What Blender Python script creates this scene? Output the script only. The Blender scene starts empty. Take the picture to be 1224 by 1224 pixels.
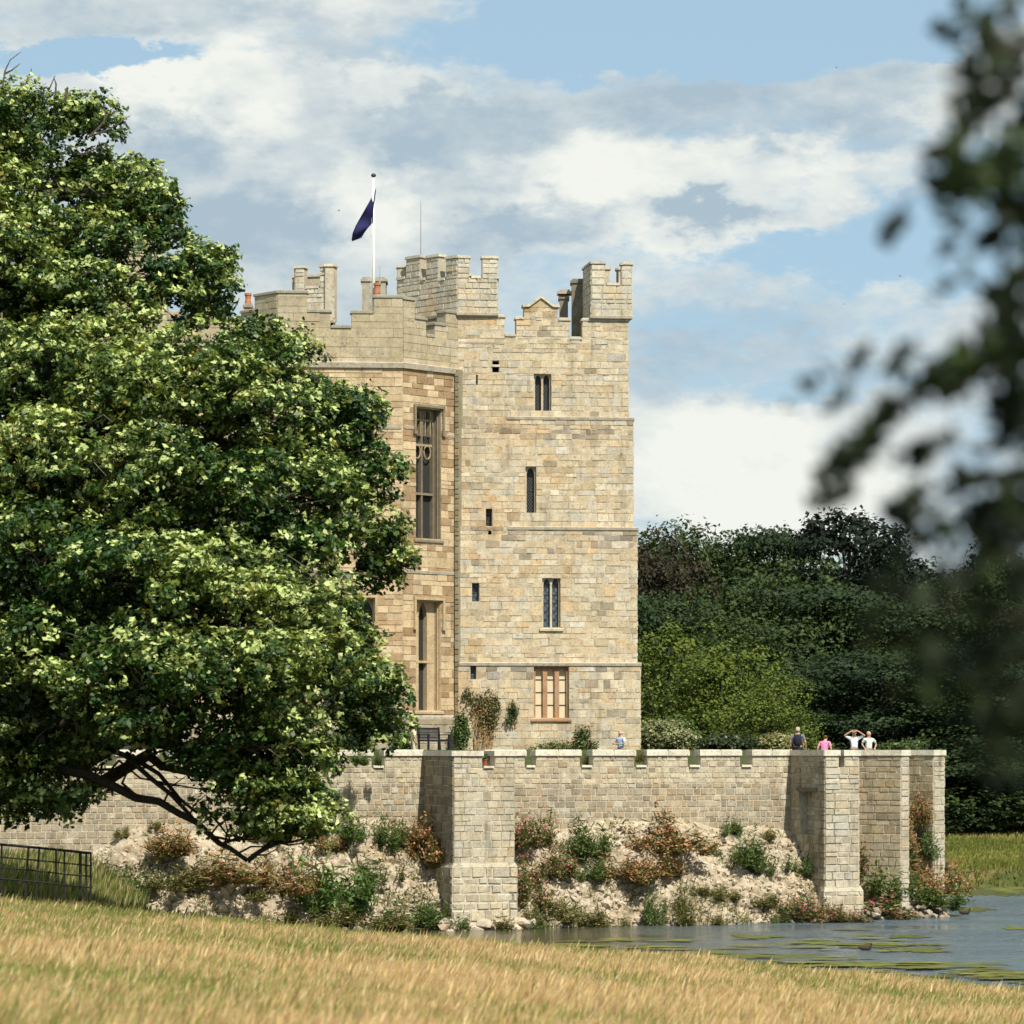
import bpy, bmesh, math, random
import numpy as np
from mathutils import Vector, noise as mnoise
random.seed(7); rng = np.random.default_rng(7)
D = bpy.data; SC = bpy.context.scene; COL = SC.collection
R = math.radians
FPX = 3900.0; ZC = 7.0          # focal length in photo pixels, eye height above the moat

# ------------------------------------------------------------------ camera
cd = D.cameras.new('camera'); cam = D.objects.new('camera', cd); COL.objects.link(cam)
cam.location = (0, 0, ZC); cam.rotation_euler = (R(90), 0, 0)
cd.sensor_width = 36; cd.lens = FPX/1224*36
cd.shift_y = (895-612)/1224
cd.clip_start = .5; cd.clip_end = 6000
cd.dof.use_dof = True; cd.dof.focus_distance = 137; cd.dof.aperture_fstop = 2.1
SC.camera = cam
SC.render.resolution_x = SC.render.resolution_y = 1024
SC.view_settings.view_transform = 'Standard'; SC.view_settings.look = 'None'
SC.view_settings.gamma = 1; SC.view_settings.exposure = 0.38
try: SC.view_settings.use_curve_mapping = False
except Exception: pass

# ------------------------------------------------------------------ sun + sky
SUN_EL, SUN_AZ = 50, 25      # az: degrees to the right of the line that points back at the camera
sd = Vector((math.sin(R(SUN_AZ))*math.cos(R(SUN_EL)), -math.cos(R(SUN_AZ))*math.cos(R(SUN_EL)), math.sin(R(SUN_EL))))
sl = D.lights.new('sun', 'SUN'); sl.energy = 5.0; sl.angle = R(.53); sl.color = (1, .93, .80)
so = D.objects.new('sun', sl); COL.objects.link(so)
so.rotation_euler = sd.to_track_quat('Z', 'Y').to_euler(); so.location = (60, -60, 90)

W = D.worlds.new('World'); SC.world = W; W.use_nodes = True
nt = W.node_tree; nt.nodes.clear()
class NT:
    def __init__(s, t): s.t = t
    def n(s, typ, **k):
        o = s.t.nodes.new(typ)
        for a, b in k.items(): setattr(o, a, b)
        return o
    def put(s, sock, v):
        if hasattr(v, 'is_output') or isinstance(v, bpy.types.NodeSocket): s.t.links.new(v, sock)
        else: sock.default_value = v
    def m(s, op, a, b=None, c=None, clamp=False):
        o = s.n('ShaderNodeMath', operation=op, use_clamp=clamp)
        s.put(o.inputs[0], a)
        if b is not None: s.put(o.inputs[1], b)
        if c is not None: s.put(o.inputs[2], c)
        return o.outputs[0]
    def v(s, op, a, b=None, c=None):
        o = s.n('ShaderNodeVectorMath', operation=op)
        s.put(o.inputs[0], a)
        if b is not None: s.put(o.inputs[1], b)
        if c is not None: s.put(o.inputs[2], c)
        return o
    def mr(s, x, a, b, c=0., d=1., smooth=True):
        o = s.n('ShaderNodeMapRange', interpolation_type='SMOOTHSTEP' if smooth else 'LINEAR')
        s.put(o.inputs['Value'], x)
        for nm, val in (('From Min', a), ('From Max', b), ('To Min', c), ('To Max', d)): s.put(o.inputs[nm], val)
        return o.outputs[0]
    def noise(s, vec, scale, detail=4, rough=.55, color=False):
        o = s.n('ShaderNodeTexNoise'); s.put(o.inputs['Vector'], vec)
        o.inputs['Scale'].default_value = scale; o.inputs['Detail'].default_value = detail
        o.inputs['Roughness'].default_value = rough
        return o.outputs['Color' if color else 'Fac']
    def mix(s, f, a, b, mode='MIX'):
        o = s.n('ShaderNodeMix', data_type='RGBA', blend_type=mode)
        s.put(o.inputs[0], f); s.put(o.inputs[6], a); s.put(o.inputs[7], b)
        return o.outputs[2]

N = NT(nt)
sky = N.n('ShaderNodeTexSky', sky_type='NISHITA'); sky.sun_disc = False
sky.sun_elevation = R(SUN_EL); sky.sun_rotation = R(180-SUN_AZ)
sky.air_density = 1.0; sky.dust_density = .6; sky.ozone_density = 1.5
geo = N.n('ShaderNodeTexCoord').outputs['Generated']
st = N.v('MULTIPLY', geo, (1, 1, 1.9)).outputs[0]
wn = N.noise(st, 30, 5, .6, True)
warp = N.v('MULTIPLY_ADD', N.v('SUBTRACT', wn, (.5, .5, .5)).outputs[0], (.050, 0, .030), geo).outputs[0]
wn2 = N.noise(st, 90, 5, .62, True)
warp = N.v('MULTIPLY_ADD', N.v('SUBTRACT', wn2, (.5, .5, .5)).outputs[0], (.018, 0, .014), warp).outputs[0]
front = N.m('GREATER_THAN', N.n('ShaderNodeSeparateXYZ').outputs[1], .2)
sx = nt.nodes[-1] if False else None
for nd in nt.nodes:
    if nd.bl_idname == 'ShaderNodeSeparateXYZ': nt.links.new(geo, nd.inputs[0])
def blobs(lst):
    acc = None
    for (px, py, rx, ry, w) in lst:
        c = ((px-612)/FPX, 0, (895-py)/FPX)
        d = N.v('SUBTRACT', warp, c).outputs[0]
        d = N.v('MULTIPLY', d, (FPX/rx, 0, FPX/ry)).outputs[0]
        L = N.v('LENGTH', d).outputs[1]
        g = N.mr(L, 1.3, .45, 0, w)
        acc = g if acc is None else N.m('ADD', acc, g)
    return N.m('MULTIPLY', acc, front)
# how much cloud (negative = blue gaps)
cover = blobs([(850, 45, 330, 70, -.75), (1090, 60, 110, 60, -.5), (110, 92, 130, 22, -.8), (700, 85, 260, 40, -.15),
               (950, 318, 200, 26, -.28), (850, 385, 110, 22, -.2), (1010, 455, 130, 20, -.15), (1110, 300, 120, 60, -.4),
               (1190, 250, 80, 60, -.4), (240, 30, 330, 40, .4), (330, 180, 280, 100, .5), (560, 230, 300, 90, .5),
               (880, 240, 190, 60, .3), (900, 560, 220, 80, .5), (1150, 120, 90, 60, .35), (850, 130, 250, 30, .15), (350,330,250,60,.4)])
fb = N.noise(st, 16, 9, .62)
fb2 = N.noise(N.v('MULTIPLY', st, (1, 1, 1.5)).outputs[0], 48, 9, .66)
dens = N.m('ADD', N.m('MULTIPLY_ADD', fb, 1.1, N.m('MULTIPLY', fb2, .9)), cover)
mask = N.mr(dens, .66, 1.22)
# lit tops (+) and shaded bellies (-)
lit = blobs([(195, 105, 58, 45, .8), (315, 115, 75, 60, .6), (440, 250, 65, 80, .6), (730, 215, 150, 50, .6),
             (950, 225, 110, 40, .5), (880, 560, 170, 90, .75), (1000, 620, 200, 60, .4), (1150, 140, 70, 60, .4), (560, 150, 60, 40, .1), (380,20,100,25,.3),
             (235, 190, 85, 40, -.6), (540, 175, 120, 60, -.6), (480, 110, 90, 22, .35), (880, 300, 200, 30, .35), (300, 285, 130, 55, -.6), (650, 275, 100, 30, -.5), (590,300,60,50,-.4),
             (848, 266, 55, 22, -.7), (880, 140, 220, 45, -.45), (150, 45, 230, 30, -.25), (870, 420, 160, 70, -.4), (1010, 180, 130, 25, -.35), (440,60,120,40,-.3)])
fb3 = N.m('ADD', N.m('MULTIPLY', N.noise(N.v('ADD', st, (3.3, 1.2, 5)).outputs[0], 30, 9, .62), 1.5), N.m('MULTIPLY', N.noise(N.v('ADD', st, (1.3, 4.2, 2)).outputs[0], 95, 7, .6), .7))
litv = N.mr(N.m('ADD', N.m('MULTIPLY_ADD', fb3, 1.0, -.6), N.m('MULTIPLY', lit, .95)), -.12, 1.15, smooth=False)
cloudc = N.mix(litv, (4.1, 5.2, 6.0, 1), (9.1, 9.2, 8.5, 1))
skyc = N.mix(1.0, sky.outputs[0], (.95, 1.0, 1.0, 1), 'MULTIPLY')
skyc = N.mix(.75, skyc, (4.3, 6.3, 7.8, 1))
zsep = [nd for nd in nt.nodes if nd.bl_idname == 'ShaderNodeSeparateXYZ'][0].outputs[2]
cut = N.mr(zsep, -.03, .0)
col = N.mix(N.m('MULTIPLY', mask, N.m('MULTIPLY', cut, .95)), skyc, cloudc)
bg = N.n('ShaderNodeBackground'); nt.links.new(col, bg.inputs[0]); bg.inputs[1].default_value = .078
wo = N.n('ShaderNodeOutputWorld'); nt.links.new(bg.outputs[0], wo.inputs[0])

# ------------------------------------------------------------------ helpers
def P(px, py, Y): return Vector(((px-612)/FPX*Y, Y, ZC+(895-py)/FPX*Y))
def zpy(py, Y): return ZC+(895-py)/FPX*Y
def U(r, *a): return r.uniform(*a)

def tag(o, label=None, cat=None, group=None, kind=None):
    if label: o['label'] = label
    if cat: o['category'] = cat
    if group: o['group'] = group
    if kind: o['kind'] = kind
    return o
def empty(name, loc, label, cat, group=None, rz=0):
    o = D.objects.new(name, None); COL.objects.link(o); o.location = loc; o.rotation_euler = (0, 0, rz)
    o.empty_display_size = .2
    return tag(o, label, cat, group)
def worldloc(p):
    v = Vector((0, 0, 0))
    while p is not None: v += p.location; p = p.parent
    return v
def link(name, me, parent=None, kind=None, label=None):
    o = D.objects.new(name, me); COL.objects.link(o)
    if parent is not None: o.parent = parent
    if kind: o['kind'] = kind
    if label: o['label'] = label
    return o
def copy_tree(o, parent=None):
    c = o.copy(); COL.objects.link(c); c.parent = parent
    for ch in list(o.children): copy_tree(ch, c)
    return c

def npmesh(name, V, F, col=None, mat=None, smooth=False):
    """V (n,3), F (m,k) arrays"""
    me = D.meshes.new(name); V = np.asarray(V, dtype=np.float32); F = np.asarray(F, dtype=np.int32)
    m, k = F.shape
    me.vertices.add(len(V)); me.vertices.foreach_set('co', V.ravel())
    me.loops.add(m*k); me.loops.foreach_set('vertex_index', F.ravel())
    me.polygons.add(m); me.polygons.foreach_set('loop_start', np.arange(0, m*k, k, dtype=np.int32))
    me.polygons.foreach_set('loop_total', np.full(m, k, dtype=np.int32))
    if smooth: me.polygons.foreach_set('use_smooth', np.ones(m, dtype=bool))
    if col is not None:
        a = me.attributes.new('col', 'FLOAT_COLOR', 'POINT')
        c = np.ones((len(V), 4), dtype=np.float32); c[:, :3] = col; a.data.foreach_set('color', c.ravel())
    if mat: me.materials.append(mat)
    me.update(calc_edges=True); me.validate()
    return me

class MB:
    """collects shapes, builds ONE mesh"""
    def __init__(s, col=(.5, .5, .5)): s.v = []; s.f = []; s.c = []; s.col = col
    def add(s, vs, fs, col=None):
        b = len(s.v); s.v += [tuple(v) for v in vs]; s.f += [tuple(b+i for i in f) for f in fs]
        s.c += [col or s.col]*len(vs)
    def quad(s, a, b, c, d, col=None): s.add([a, b, c, d], [(0, 1, 2, 3)], col)
    def hexa(s, p, col=None):   # p: 4 bottom, 4 top
        s.add(p, [(3, 2, 1, 0), (4, 5, 6, 7), (0, 1, 5, 4), (1, 2, 6, 5), (2, 3, 7, 6), (3, 0, 4, 7)], col)
    def box(s, x0, x1, y0, y1, z0, z1, col=None):
        s.hexa([(x0, y0, z0), (x1, y0, z0), (x1, y1, z0), (x0, y1, z0), (x0, y0, z1), (x1, y0, z1), (x1, y1, z1), (x0, y1, z1)], col)
    def bar(s, a, b, w, h=None, col=None, up=(0, 0, 1)):
        a = Vector(a); b = Vector(b); h = h or w; d = (b-a).normalized(); up = Vector(up)
        if abs(d.dot(up)) > .95: up = Vector((0, 1, 0))
        x = d.cross(up).normalized()*w/2; y = x.cross(d).normalized()*h/2
        s.hexa([a-x-y, a+x-y, b+x-y, b-x-y, a-x+y, a+x+y, b+x+y, b-x+y], col)
    def tube(s, pts, rad, n=7, col=None, cap=True):
        pts = [Vector(p) for p in pts]
        if not hasattr(rad, '__len__'): rad = [rad]*len(pts)
        vs = []; fs = []; ref = Vector((.31, .17, .93))
        for i, p in enumerate(pts):
            t = (pts[min(i+1, len(pts)-1)]-pts[max(i-1, 0)]).normalized()
            x = t.cross(ref); x = x.normalized() if x.length > .05 else t.orthogonal().normalized()
            y = t.cross(x)
            for k in range(n):
                a = 2*math.pi*k/n; vs.append(p+(x*math.cos(a)+y*math.sin(a))*rad[i])
        for i in range(len(pts)-1):
            for k in range(n): fs.append((i*n+k, i*n+(k+1) % n, (i+1)*n+(k+1) % n, (i+1)*n+k))
        if cap: fs += [tuple(range(n-1, -1, -1)), tuple((len(pts)-1)*n+k for k in range(n))]
        s.add(vs, fs, col)
    def lathe(s, c, prof, n=12, col=None, sx=1, sy=1):
        c = Vector(c); vs = []; fs = []
        for (r, z) in prof:
            for k in range(n): a = 2*math.pi*k/n; vs.append(c+Vector((r*math.cos(a)*sx, r*math.sin(a)*sy, z)))
        for i in range(len(prof)-1):
            for k in range(n): fs.append((i*n+k, i*n+(k+1) % n, (i+1)*n+(k+1) % n, (i+1)*n+k))
        fs += [tuple(range(n-1, -1, -1)), tuple((len(prof)-1)*n+k for k in range(n))]
        s.add(vs, fs, col)
    def build(s, name, mat, parent=None, kind=None, label=None, smooth=False, local=False):
        off = Vector((0, 0, 0)) if (local or parent is None) else worldloc(parent)
        me = D.meshes.new(name); me.from_pydata([(v[0]-off.x, v[1]-off.y, v[2]-off.z) for v in s.v], [], s.f)
        a = me.attributes.new('col', 'FLOAT_COLOR', 'POINT')
        c = np.ones((len(s.v), 4), dtype=np.float32); c[:, :3] = s.c; a.data.foreach_set('color', c.ravel())
        me.materials.append(mat)
        if smooth: me.polygons.foreach_set('use_smooth', np.ones(len(me.polygons), dtype=bool))
        me.update()
        return link(name, me, parent, kind, label)

# ------------------------------------------------------------------ materials
def newmat(name):
    m = D.materials.new(name); m.use_nodes = True; t = m.node_tree; t.nodes.clear()
    n = NT(t); o = n.n('ShaderNodeOutputMaterial'); return m, n, o
def bsdf(n, o, base, rough=.8, spec=.3, normal=None, metal=0):
    b = n.n('ShaderNodeBsdfPrincipled'); n.put(b.inputs['Base Color'], base); n.put(b.inputs['Roughness'], rough)
    n.put(b.inputs['Specular IOR Level'], spec); n.put(b.inputs['Metallic'], metal)
    if normal is not None: n.put(b.inputs['Normal'], normal)
    n.t.links.new(b.outputs[0], o.inputs[0]); return b
def bump(n, h, strength=.5, dist=.02):
    b = n.n('ShaderNodeBump'); b.inputs['Strength'].default_value = strength; b.inputs['Distance'].default_value = dist
    n.put(b.inputs['Height'], h); return b.outputs[0]
def stone_mat(name, stain=.5, bstr=.6, streak=(.10, .085, .06), lichen=.25, bdist=.03, patch=.5):
    m, n, o = newmat(name)
    at = n.n('ShaderNodeAttribute', attribute_name='col').outputs['Color']
    pos = n.n('ShaderNodeNewGeometry').outputs['Position']
    n1 = n.noise(pos, 3.2, 6, .65); n2 = n.noise(pos, 14, 5, .7)
    f = n.m('MULTIPLY_ADD', n1, .9, n.m('MULTIPLY', n2, .9)); f = n.m('ADD', f, .12)
    c = n.mix(1, at, n.v('MULTIPLY', (1, 1, 1), f).outputs[0] if False else n.n('ShaderNodeCombineXYZ').outputs[0], 'MULTIPLY')
    comb = [x for x in n.t.nodes if x.bl_idname == 'ShaderNodeCombineXYZ'][-1]
    for i in range(3): n.t.links.new(f, comb.inputs[i])
    # broad patches of warm and grey weathering
    pn = n.noise(pos, .55, 4, .6)
    c = n.mix(n.m('MULTIPLY', n.mr(pn, .48, .68), patch*.5), c, n.mix(1, c, (1.0, .80, .58, 1), 'MULTIPLY'))
    pn2 = n.noise(n.v('ADD', pos, (17, 3, 9)).outputs[0], .8, 5, .65)
    c = n.mix(n.m('MULTIPLY', n.mr(pn2, .5, .7), patch*.6), c, n.mix(.5, c, (.40, .40, .35, 1)))
    # vertical run-off stains
    sp = n.v('MULTIPLY', pos, (2.2, 2.2, .22)).outputs[0]
    s1 = n.noise(sp, 1.0, 6, .7)
    s2 = n.noise(pos, 1.3, 4, .6)
    sm = n.m('MULTIPLY', n.mr(s1, .47, .70), n.mr(s2, .36, .6))
    c = n.mix(n.m('MULTIPLY', sm, stain), c, (*streak, 1))
    # lichen specks
    l = n.noise(pos, 6.5, 6, .75)
    c = n.mix(n.m('MULTIPLY', n.mr(l, .6, .68), lichen), c, (.62, .62, .52, 1))
    dk = n.noise(n.v('ADD', pos, (5, 5, 5)).outputs[0], 9, 6, .7)
    c = n.mix(n.m('MULTIPLY', n.mr(dk, .56, .66), .6), c, (.085, .07, .045, 1))
    h = n.m('MULTIPLY_ADD', n2, .5, n.m('MULTIPLY', n.noise(pos, 40, 4, .7), .35))
    bsdf(n, o, c, .92, .2, bump(n, h, bstr, bdist)); return m
def attr_mat(name, rough=.8, spec=.3, nscale=20, namp=.3, bstr=.3, bdist=.01):
    m, n, o = newmat(name)
    at = n.n('ShaderNodeAttribute', attribute_name='col').outputs['Color']
    pos = n.n('ShaderNodeTexCoord').outputs['Object']
    x = n.noise(pos, nscale, 4, .6); f = n.mr(x, .25, .75, 1-namp, 1+namp, False)
    cb = n.n('ShaderNodeCombineXYZ')
    for i in range(3): n.t.links.new(f, cb.inputs[i])
    c = n.mix(1, at, cb.outputs[0], 'MULTIPLY')
    bsdf(n, o, c, rough, spec, bump(n, x, bstr, bdist)); return m
def leaf_mat(name, trans=.3, rough=.45, spec=.35):
    m, n, o = newmat(name)
    at = n.n('ShaderNodeAttribute', attribute_name='col').outputs['Color']
    b = n.n('ShaderNodeBsdfPrincipled'); n.t.links.new(at, b.inputs['Base Color'])
    b.inputs['Roughness'].default_value = rough; b.inputs['Specular IOR Level'].default_value = spec
    t = n.n('ShaderNodeBsdfTranslucent'); tc = n.mix(1, at, (1.3, 1.35, .55, 1), 'MULTIPLY'); n.t.links.new(tc, t.inputs[0])
    mx = n.n('ShaderNodeMixShader'); mx.inputs[0].default_value = trans
    n.t.links.new(b.outputs[0], mx.inputs[1]); n.t.links.new(t.outputs[0], mx.inputs[2]); n.t.links.new(mx.outputs[0], o.inputs[0])
    return m
M = {}
M['tower'] = stone_mat('tower_stone', .45, .9, patch=1.1)
M['bay'] = stone_mat('bay_stone', .35, .4, lichen=.1, patch=.35)
M['terrace'] = stone_mat('terrace_stone', .65, .9, lichen=.4, patch=.8)
M['mortar'] = stone_mat('mortar', .35, .5, lichen=.1)
M['rubble'] = stone_mat('rubble', .25, 1., streak=(.2, .16, .10), lichen=.3, bdist=.05, patch=.5)
M['coping'] = stone_mat('coping_stone', .35, .5, lichen=.3, streak=(.16, .14, .11), patch=.3)
M['leaf'] = leaf_mat('leaf', .20); M['dryleaf'] = leaf_mat('grass_blade', .3, .7, .15); M['wet'] = leaf_mat('forest_leaf', .15, .6, .15)
M['bark'] = attr_mat('bark', .9, .15, 9, .5, .9, .05)
M['paint'] = attr_mat('painted_metal', .45, .4, 30, .08, .1, .003)
M['cloth'] = attr_mat('cloth', .85, .15, 30, .1, .3, .004)
M['skin'] = attr_mat('skin', .6, .3, 30, .05, .1, .002)
M['clay'] = attr_mat('clay', .8, .2, 14, .25, .4, .01)
M['soil'] = attr_mat('soil', .95, .1, 2.5, .4, .6, .05)
# leaded glass
def glass_mat(name, base, lead=(.16, .16, .15), scale=11, rough=.12):
    m, n, o = newmat(name)
    tc = n.n('ShaderNodeTexCoord').outputs['UV']
    sp = n.n('ShaderNodeSeparateXYZ'); n.t.links.new(tc, sp.inputs[0])
    a = n.m('ADD', n.m('MULTIPLY', sp.outputs[0], 1.5), sp.outputs[1]); b = n.m('SUBTRACT', n.m('MULTIPLY', sp.outputs[0], 1.5), sp.outputs[1])
    def line(v): return n.m('LESS_THAN', n.m('ABSOLUTE', n.m('SUBTRACT', n.m('FRACT', n.m('MULTIPLY', v, scale)), .5)), .13)
    ln = n.m('MAXIMUM', line(a), line(b))
    nz = n.noise(n.n('ShaderNodeTexCoord').outputs['Object'], 5, 2, .5)
    g = n.mix(nz, base, tuple(min(1, k*2.2) for k in base[:3])+(1,))
    c = n.mix(n.m('MULTIPLY', ln, .85), g, (*lead, 1))
    bsdf(n, o, c, n.m('MULTIPLY_ADD', ln, .5, rough), .25, bump(n, nz, .25, .02)); return m
M['glass'] = glass_mat('leaded_glass', (.006, .008, .010, 1), lead=(.07, .07, .065), scale=6.0)
M['glassgrey'] = glass_mat('pale_leaded_glass', (.05, .07, .09, 1), lead=(.03, .03, .03), scale=3.0)
M['blind'] = attr_mat('blind', .7, .2, 3, .08, .05, .002)
mdk, n_, o_ = newmat('dark_void'); bsdf(n_, o_, (.01, .01, .01, 1), .9, .1); M['void'] = mdk

# ground (meadow)
def ground_mat():
    m, n, o = newmat('meadow_ground'); pos = n.n('ShaderNodeNewGeometry').outputs['Position']
    a = n.noise(pos, .12, 5, .6); b = n.noise(pos, 1.6, 6, .7)
    c = n.mix(n.mr(a, .4, .62), (.085, .10, .03, 1), (.24, .18, .075, 1))
    c = n.mix(n.mr(b, .3, .75), n.mix(1, c, (.5, .55, .5, 1), 'MULTIPLY'), c)
    bsdf(n, o, c, .95, .1, bump(n, b, 1, .2)); return m
M['ground'] = ground_mat()
def water_mat():
    m, n, o = newmat('moat_water'); pos = n.n('ShaderNodeNewGeometry').outputs['Position']
    s = n.v('MULTIPLY', pos, (1, 1.0, 1)).outputs[0]
    w1 = n.noise(s, 1.6, 4, .6); w2 = n.noise(s, 7, 3, .6)
    # wind ruffles the open water (right, and in patches); the lee under the wall stays calmer
    sp = n.n('ShaderNodeSeparateXYZ'); n.t.links.new(pos, sp.inputs[0])
    open_ = n.mr(n.m('ADD', sp.outputs[0], n.m('MULTIPLY', n.noise(pos, .12, 3, .5), 10)), 7, 17)
    patch = n.mr(n.noise(n.v('MULTIPLY', pos, (.5, 1.2, 1)).outputs[0], .16, 3, .5), .36, .56)
    amp = n.m('MULTIPLY_ADD', n.m('MULTIPLY', open_, patch), .9, .10)
    h = n.m('MULTIPLY_ADD', w1, .7, n.m('MULTIPLY', w2, .3))
    b = n.n('ShaderNodeBump'); n.put(b.inputs['Strength'], amp); b.inputs['Distance'].default_value = 1.6; n.put(b.inputs['Height'], h)
    pb = bsdf(n, o, n.mix(open_, (.075, .07, .042, 1), (.10, .14, .165, 1)), n.m('MULTIPLY_ADD', n.m('MULTIPLY', open_, patch), .22, .06), .85, b.outputs[0]); pb.inputs['IOR'].default_value = 1.33; return m  # bluish base over the open water stands in for reflected sky
M['water'] = water_mat()

# ------------------------------------------------------------------ masonry
class Face:
    def __init__(s, a, b):
        s.a = Vector((a[0], a[1], 0)); d = Vector((b[0], b[1], 0))-s.a; s.L = d.length; s.u = d/s.L
        s.n = Vector((s.u.y, -s.u.x, 0))
    def U(s, px):
        k = (px-612)/FPX; return (k*s.a.y-s.a.x)/(s.u.x-k*s.u.y)
    def Y(s, px): return s.a.y+s.u.y*s.U(px)
    def Z(s, py, px): return zpy(py, s.Y(px))
    def p(s, u, n, z): v = s.a+s.u*u+s.n*n; return Vector((v.x, v.y, z))
    def rect(s, x0, x1, yt, yb, ref=None):
        r = ref if ref is not None else (x0+x1)/2
        return (s.U(x0), s.U(x1), s.Z(yb, r), s.Z(yt, r))
    def off(s, d): # parallel face moved out by d
        q = s.a+s.n*d; e = q+s.u*s.L; return Face((q.x, q.y), (e.x, e.y))
def plan(px, Y): return ((px-612)/FPX*Y, Y)

def snap(vals, eps=1e-3):
    vals = sorted(vals); out = []
    for v in vals:
        if not out or v-out[-1] > eps: out.append(v)
    return out
def grid_wall(mb, F, rects, holes, th, col=None):
    us = snap([r[0] for r in rects+holes]+[r[1] for r in rects+holes]); zs = snap([r[2] for r in rects+holes]+[r[3] for r in rects+holes])
    def occ(i, j):
        if i < 0 or j < 0 or i >= len(us)-1 or j >= len(zs)-1: return False
        u = (us[i]+us[i+1])/2; z = (zs[j]+zs[j+1])/2
        return any(r[0] < u < r[1] and r[2] < z < r[3] for r in rects) and not any(h[0] < u < h[1] and h[2] < z < h[3] for h in holes)
    for i in range(len(us)-1):
        for j in range(len(zs)-1):
            if not occ(i, j): continue
            a, b, c, d = us[i], us[i+1], zs[j], zs[j+1]
            mb.quad(F.p(a, 0, c), F.p(b, 0, c), F.p(b, 0, d), F.p(a, 0, d), col)
            mb.quad(F.p(b, -th, c), F.p(a, -th, c), F.p(a, -th, d), F.p(b, -th, d), col)
            if not occ(i-1, j): mb.quad(F.p(a, -th, c), F.p(a, 0, c), F.p(a, 0, d), F.p(a, -th, d), col)
            if not occ(i+1, j): mb.quad(F.p(b, 0, c), F.p(b, -th, c), F.p(b, -th, d), F.p(b, 0, d), col)
            if not occ(i, j+1): mb.quad(F.p(a, 0, d), F.p(b, 0, d), F.p(b, -th, d), F.p(a, -th, d), col)
            if not occ(i, j-1): mb.quad(F.p(a, -th, c), F.p(b, -th, c), F.p(b, 0, c), F.p(a, 0, c), col)

def stone_geo(F, u0, u1, z0, z1, proud, c, r, rough=.0, quoin=(0, 0)):
    a, b = u0+c, u1-c; g, h = z0+c, z1-c
    j = lambda: r.uniform(-rough, rough)
    vs = [F.p(u0, -.02, z0), F.p(u1, -.02, z0), F.p(u1, -.02, z1), F.p(u0, -.02, z1),
          F.p(a+j(), proud+j(), g+j()), F.p(b+j(), proud+j(), g+j()), F.p(b+j(), proud+j(), h+j()), F.p(a+j(), proud+j(), h+j())]
    fs = [(4, 5, 6, 7), (0, 1, 5, 4), (1, 2, 6, 5), (2, 3, 7, 6), (3, 0, 4, 7)]
    return vs, fs
def ashlar(F, rects, holes, ch, wr, tone, seed, joint=.022, proud=.03, cham=.018, rough=.006, bond=None):
    """stones clipped to the union of rects minus holes -> list of (area, verts, faces, col)"""
    r = random.Random(seed); out = []
    keys = snap([x[2] for x in rects+holes]+[x[3] for x in rects+holes], .06)
    rows = []
    for a, b in zip(keys[:-1], keys[1:]):
        k = max(1, round((b-a)/ch)); hs = [r.uniform(.62, 1.4) for _ in range(k)]; t = sum(hs); z = a
        for h in hs: rows.append((z, z+h/t*(b-a))); z += h/t*(b-a)
    for (z0, z1) in rows:
        zm = (z0+z1)/2
        iv = []
        us = snap([x[0] for x in rects+holes]+[x[1] for x in rects+holes], 1e-3)
        for a, b in zip(us[:-1], us[1:]):
            m = (a+b)/2
            ok = any(x[0] < m < x[1] and x[2] < zm < x[3] for x in rects) and not any(h[0] < m < h[1] and h[2] < zm < h[3] for h in holes)
            if ok:
                if iv and abs(iv[-1][1]-a) < 2e-3: iv[-1][1] = b
                else: iv.append([a, b])
        for a, b in iv:
            u = a
            while u < b-.01:
                w = r.uniform(*wr)*(1.25 if r.random() < .12 else 1)
                if b-u-w < wr[0]*.6: w = b-u
                e = min(u+w, b)
                if e-u > .05 and z1-z0 > .05:
                    zz0, zz1 = z0+joint/2, z1-joint/2
                    vs, fs = stone_geo(F, u+joint/2, e-joint/2, zz0, zz1, proud+r.uniform(-.012, .014), cham, r, rough)
                    out.append(((e-u)*(z1-z0), vs, fs, tone(r, (u+e)/2, zm)))
                u = e
    return out
def place_stones(stones, parent, mat, limit=300, stuffname='masonry'):
    stones.sort(key=lambda s: -s[0]); off = worldloc(parent)
    for i, (a, vs, fs, c) in enumerate(stones[:limit]):
        m = MB(c); m.add(vs, fs, c); m.build('stone', mat, parent)
    if len(stones) > limit:
        m = MB()
        for (a, vs, fs, c) in stones[limit:]: m.add(vs, fs, c)
        m.build(stuffname, mat, parent, kind='stuff')
def pal(*cols):
    cols = list(cols)
    def f(r, u=0, z=0):
        w = [c[3] for c in cols]; t = sum(w); mn = [sum(c[i]*c[3] for c in cols)/t for i in range(3)]
        c = r.choices(cols, w)[0]; q = r.uniform(.2, .72); c = [c[i]*q+mn[i]*(1-q) for i in range(3)]; k = r.uniform(.9, 1.1)
        return (c[0]*k, c[1]*k, c[2]*k)
    return f
T_TOWER = pal((.48, .40, .27, 5), (.445, .355, .225, 3), (.42, .40, .335, 2.6), (.34, .26, .15, 1.1), (.56, .50, .38, 3), (.52, .36, .19, 1.2), (.52, .50, .45, 1.1))
T_TURRET = pal((.50, .46, .36, 4), (.44, .37, .24, 2), (.42, .41, .36, 3), (.52, .50, .42, 3))
T_BAYF = pal((.50, .39, .245, 5), (.46, .35, .21, 3), (.54, .44, .30, 2), (.38, .28, .165, 1.2))
T_BAYP = pal((.38, .325, .215, 5), (.34, .28, .175, 3), (.42, .38, .29, 2))
T_TERR = pal((.36, .305, .21, 4), (.29, .235, .155, 3), (.265, .25, .205, 3), (.34, .235, .13, 1.8), (.37, .33, .25, 3), (.19, .16, .11, 1.4))
T_BUTT = pal((.45, .41, .32, 5), (.43, .37, .25, 3), (.40, .39, .34, 2), (.31, .265, .185, 1.5))
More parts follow.
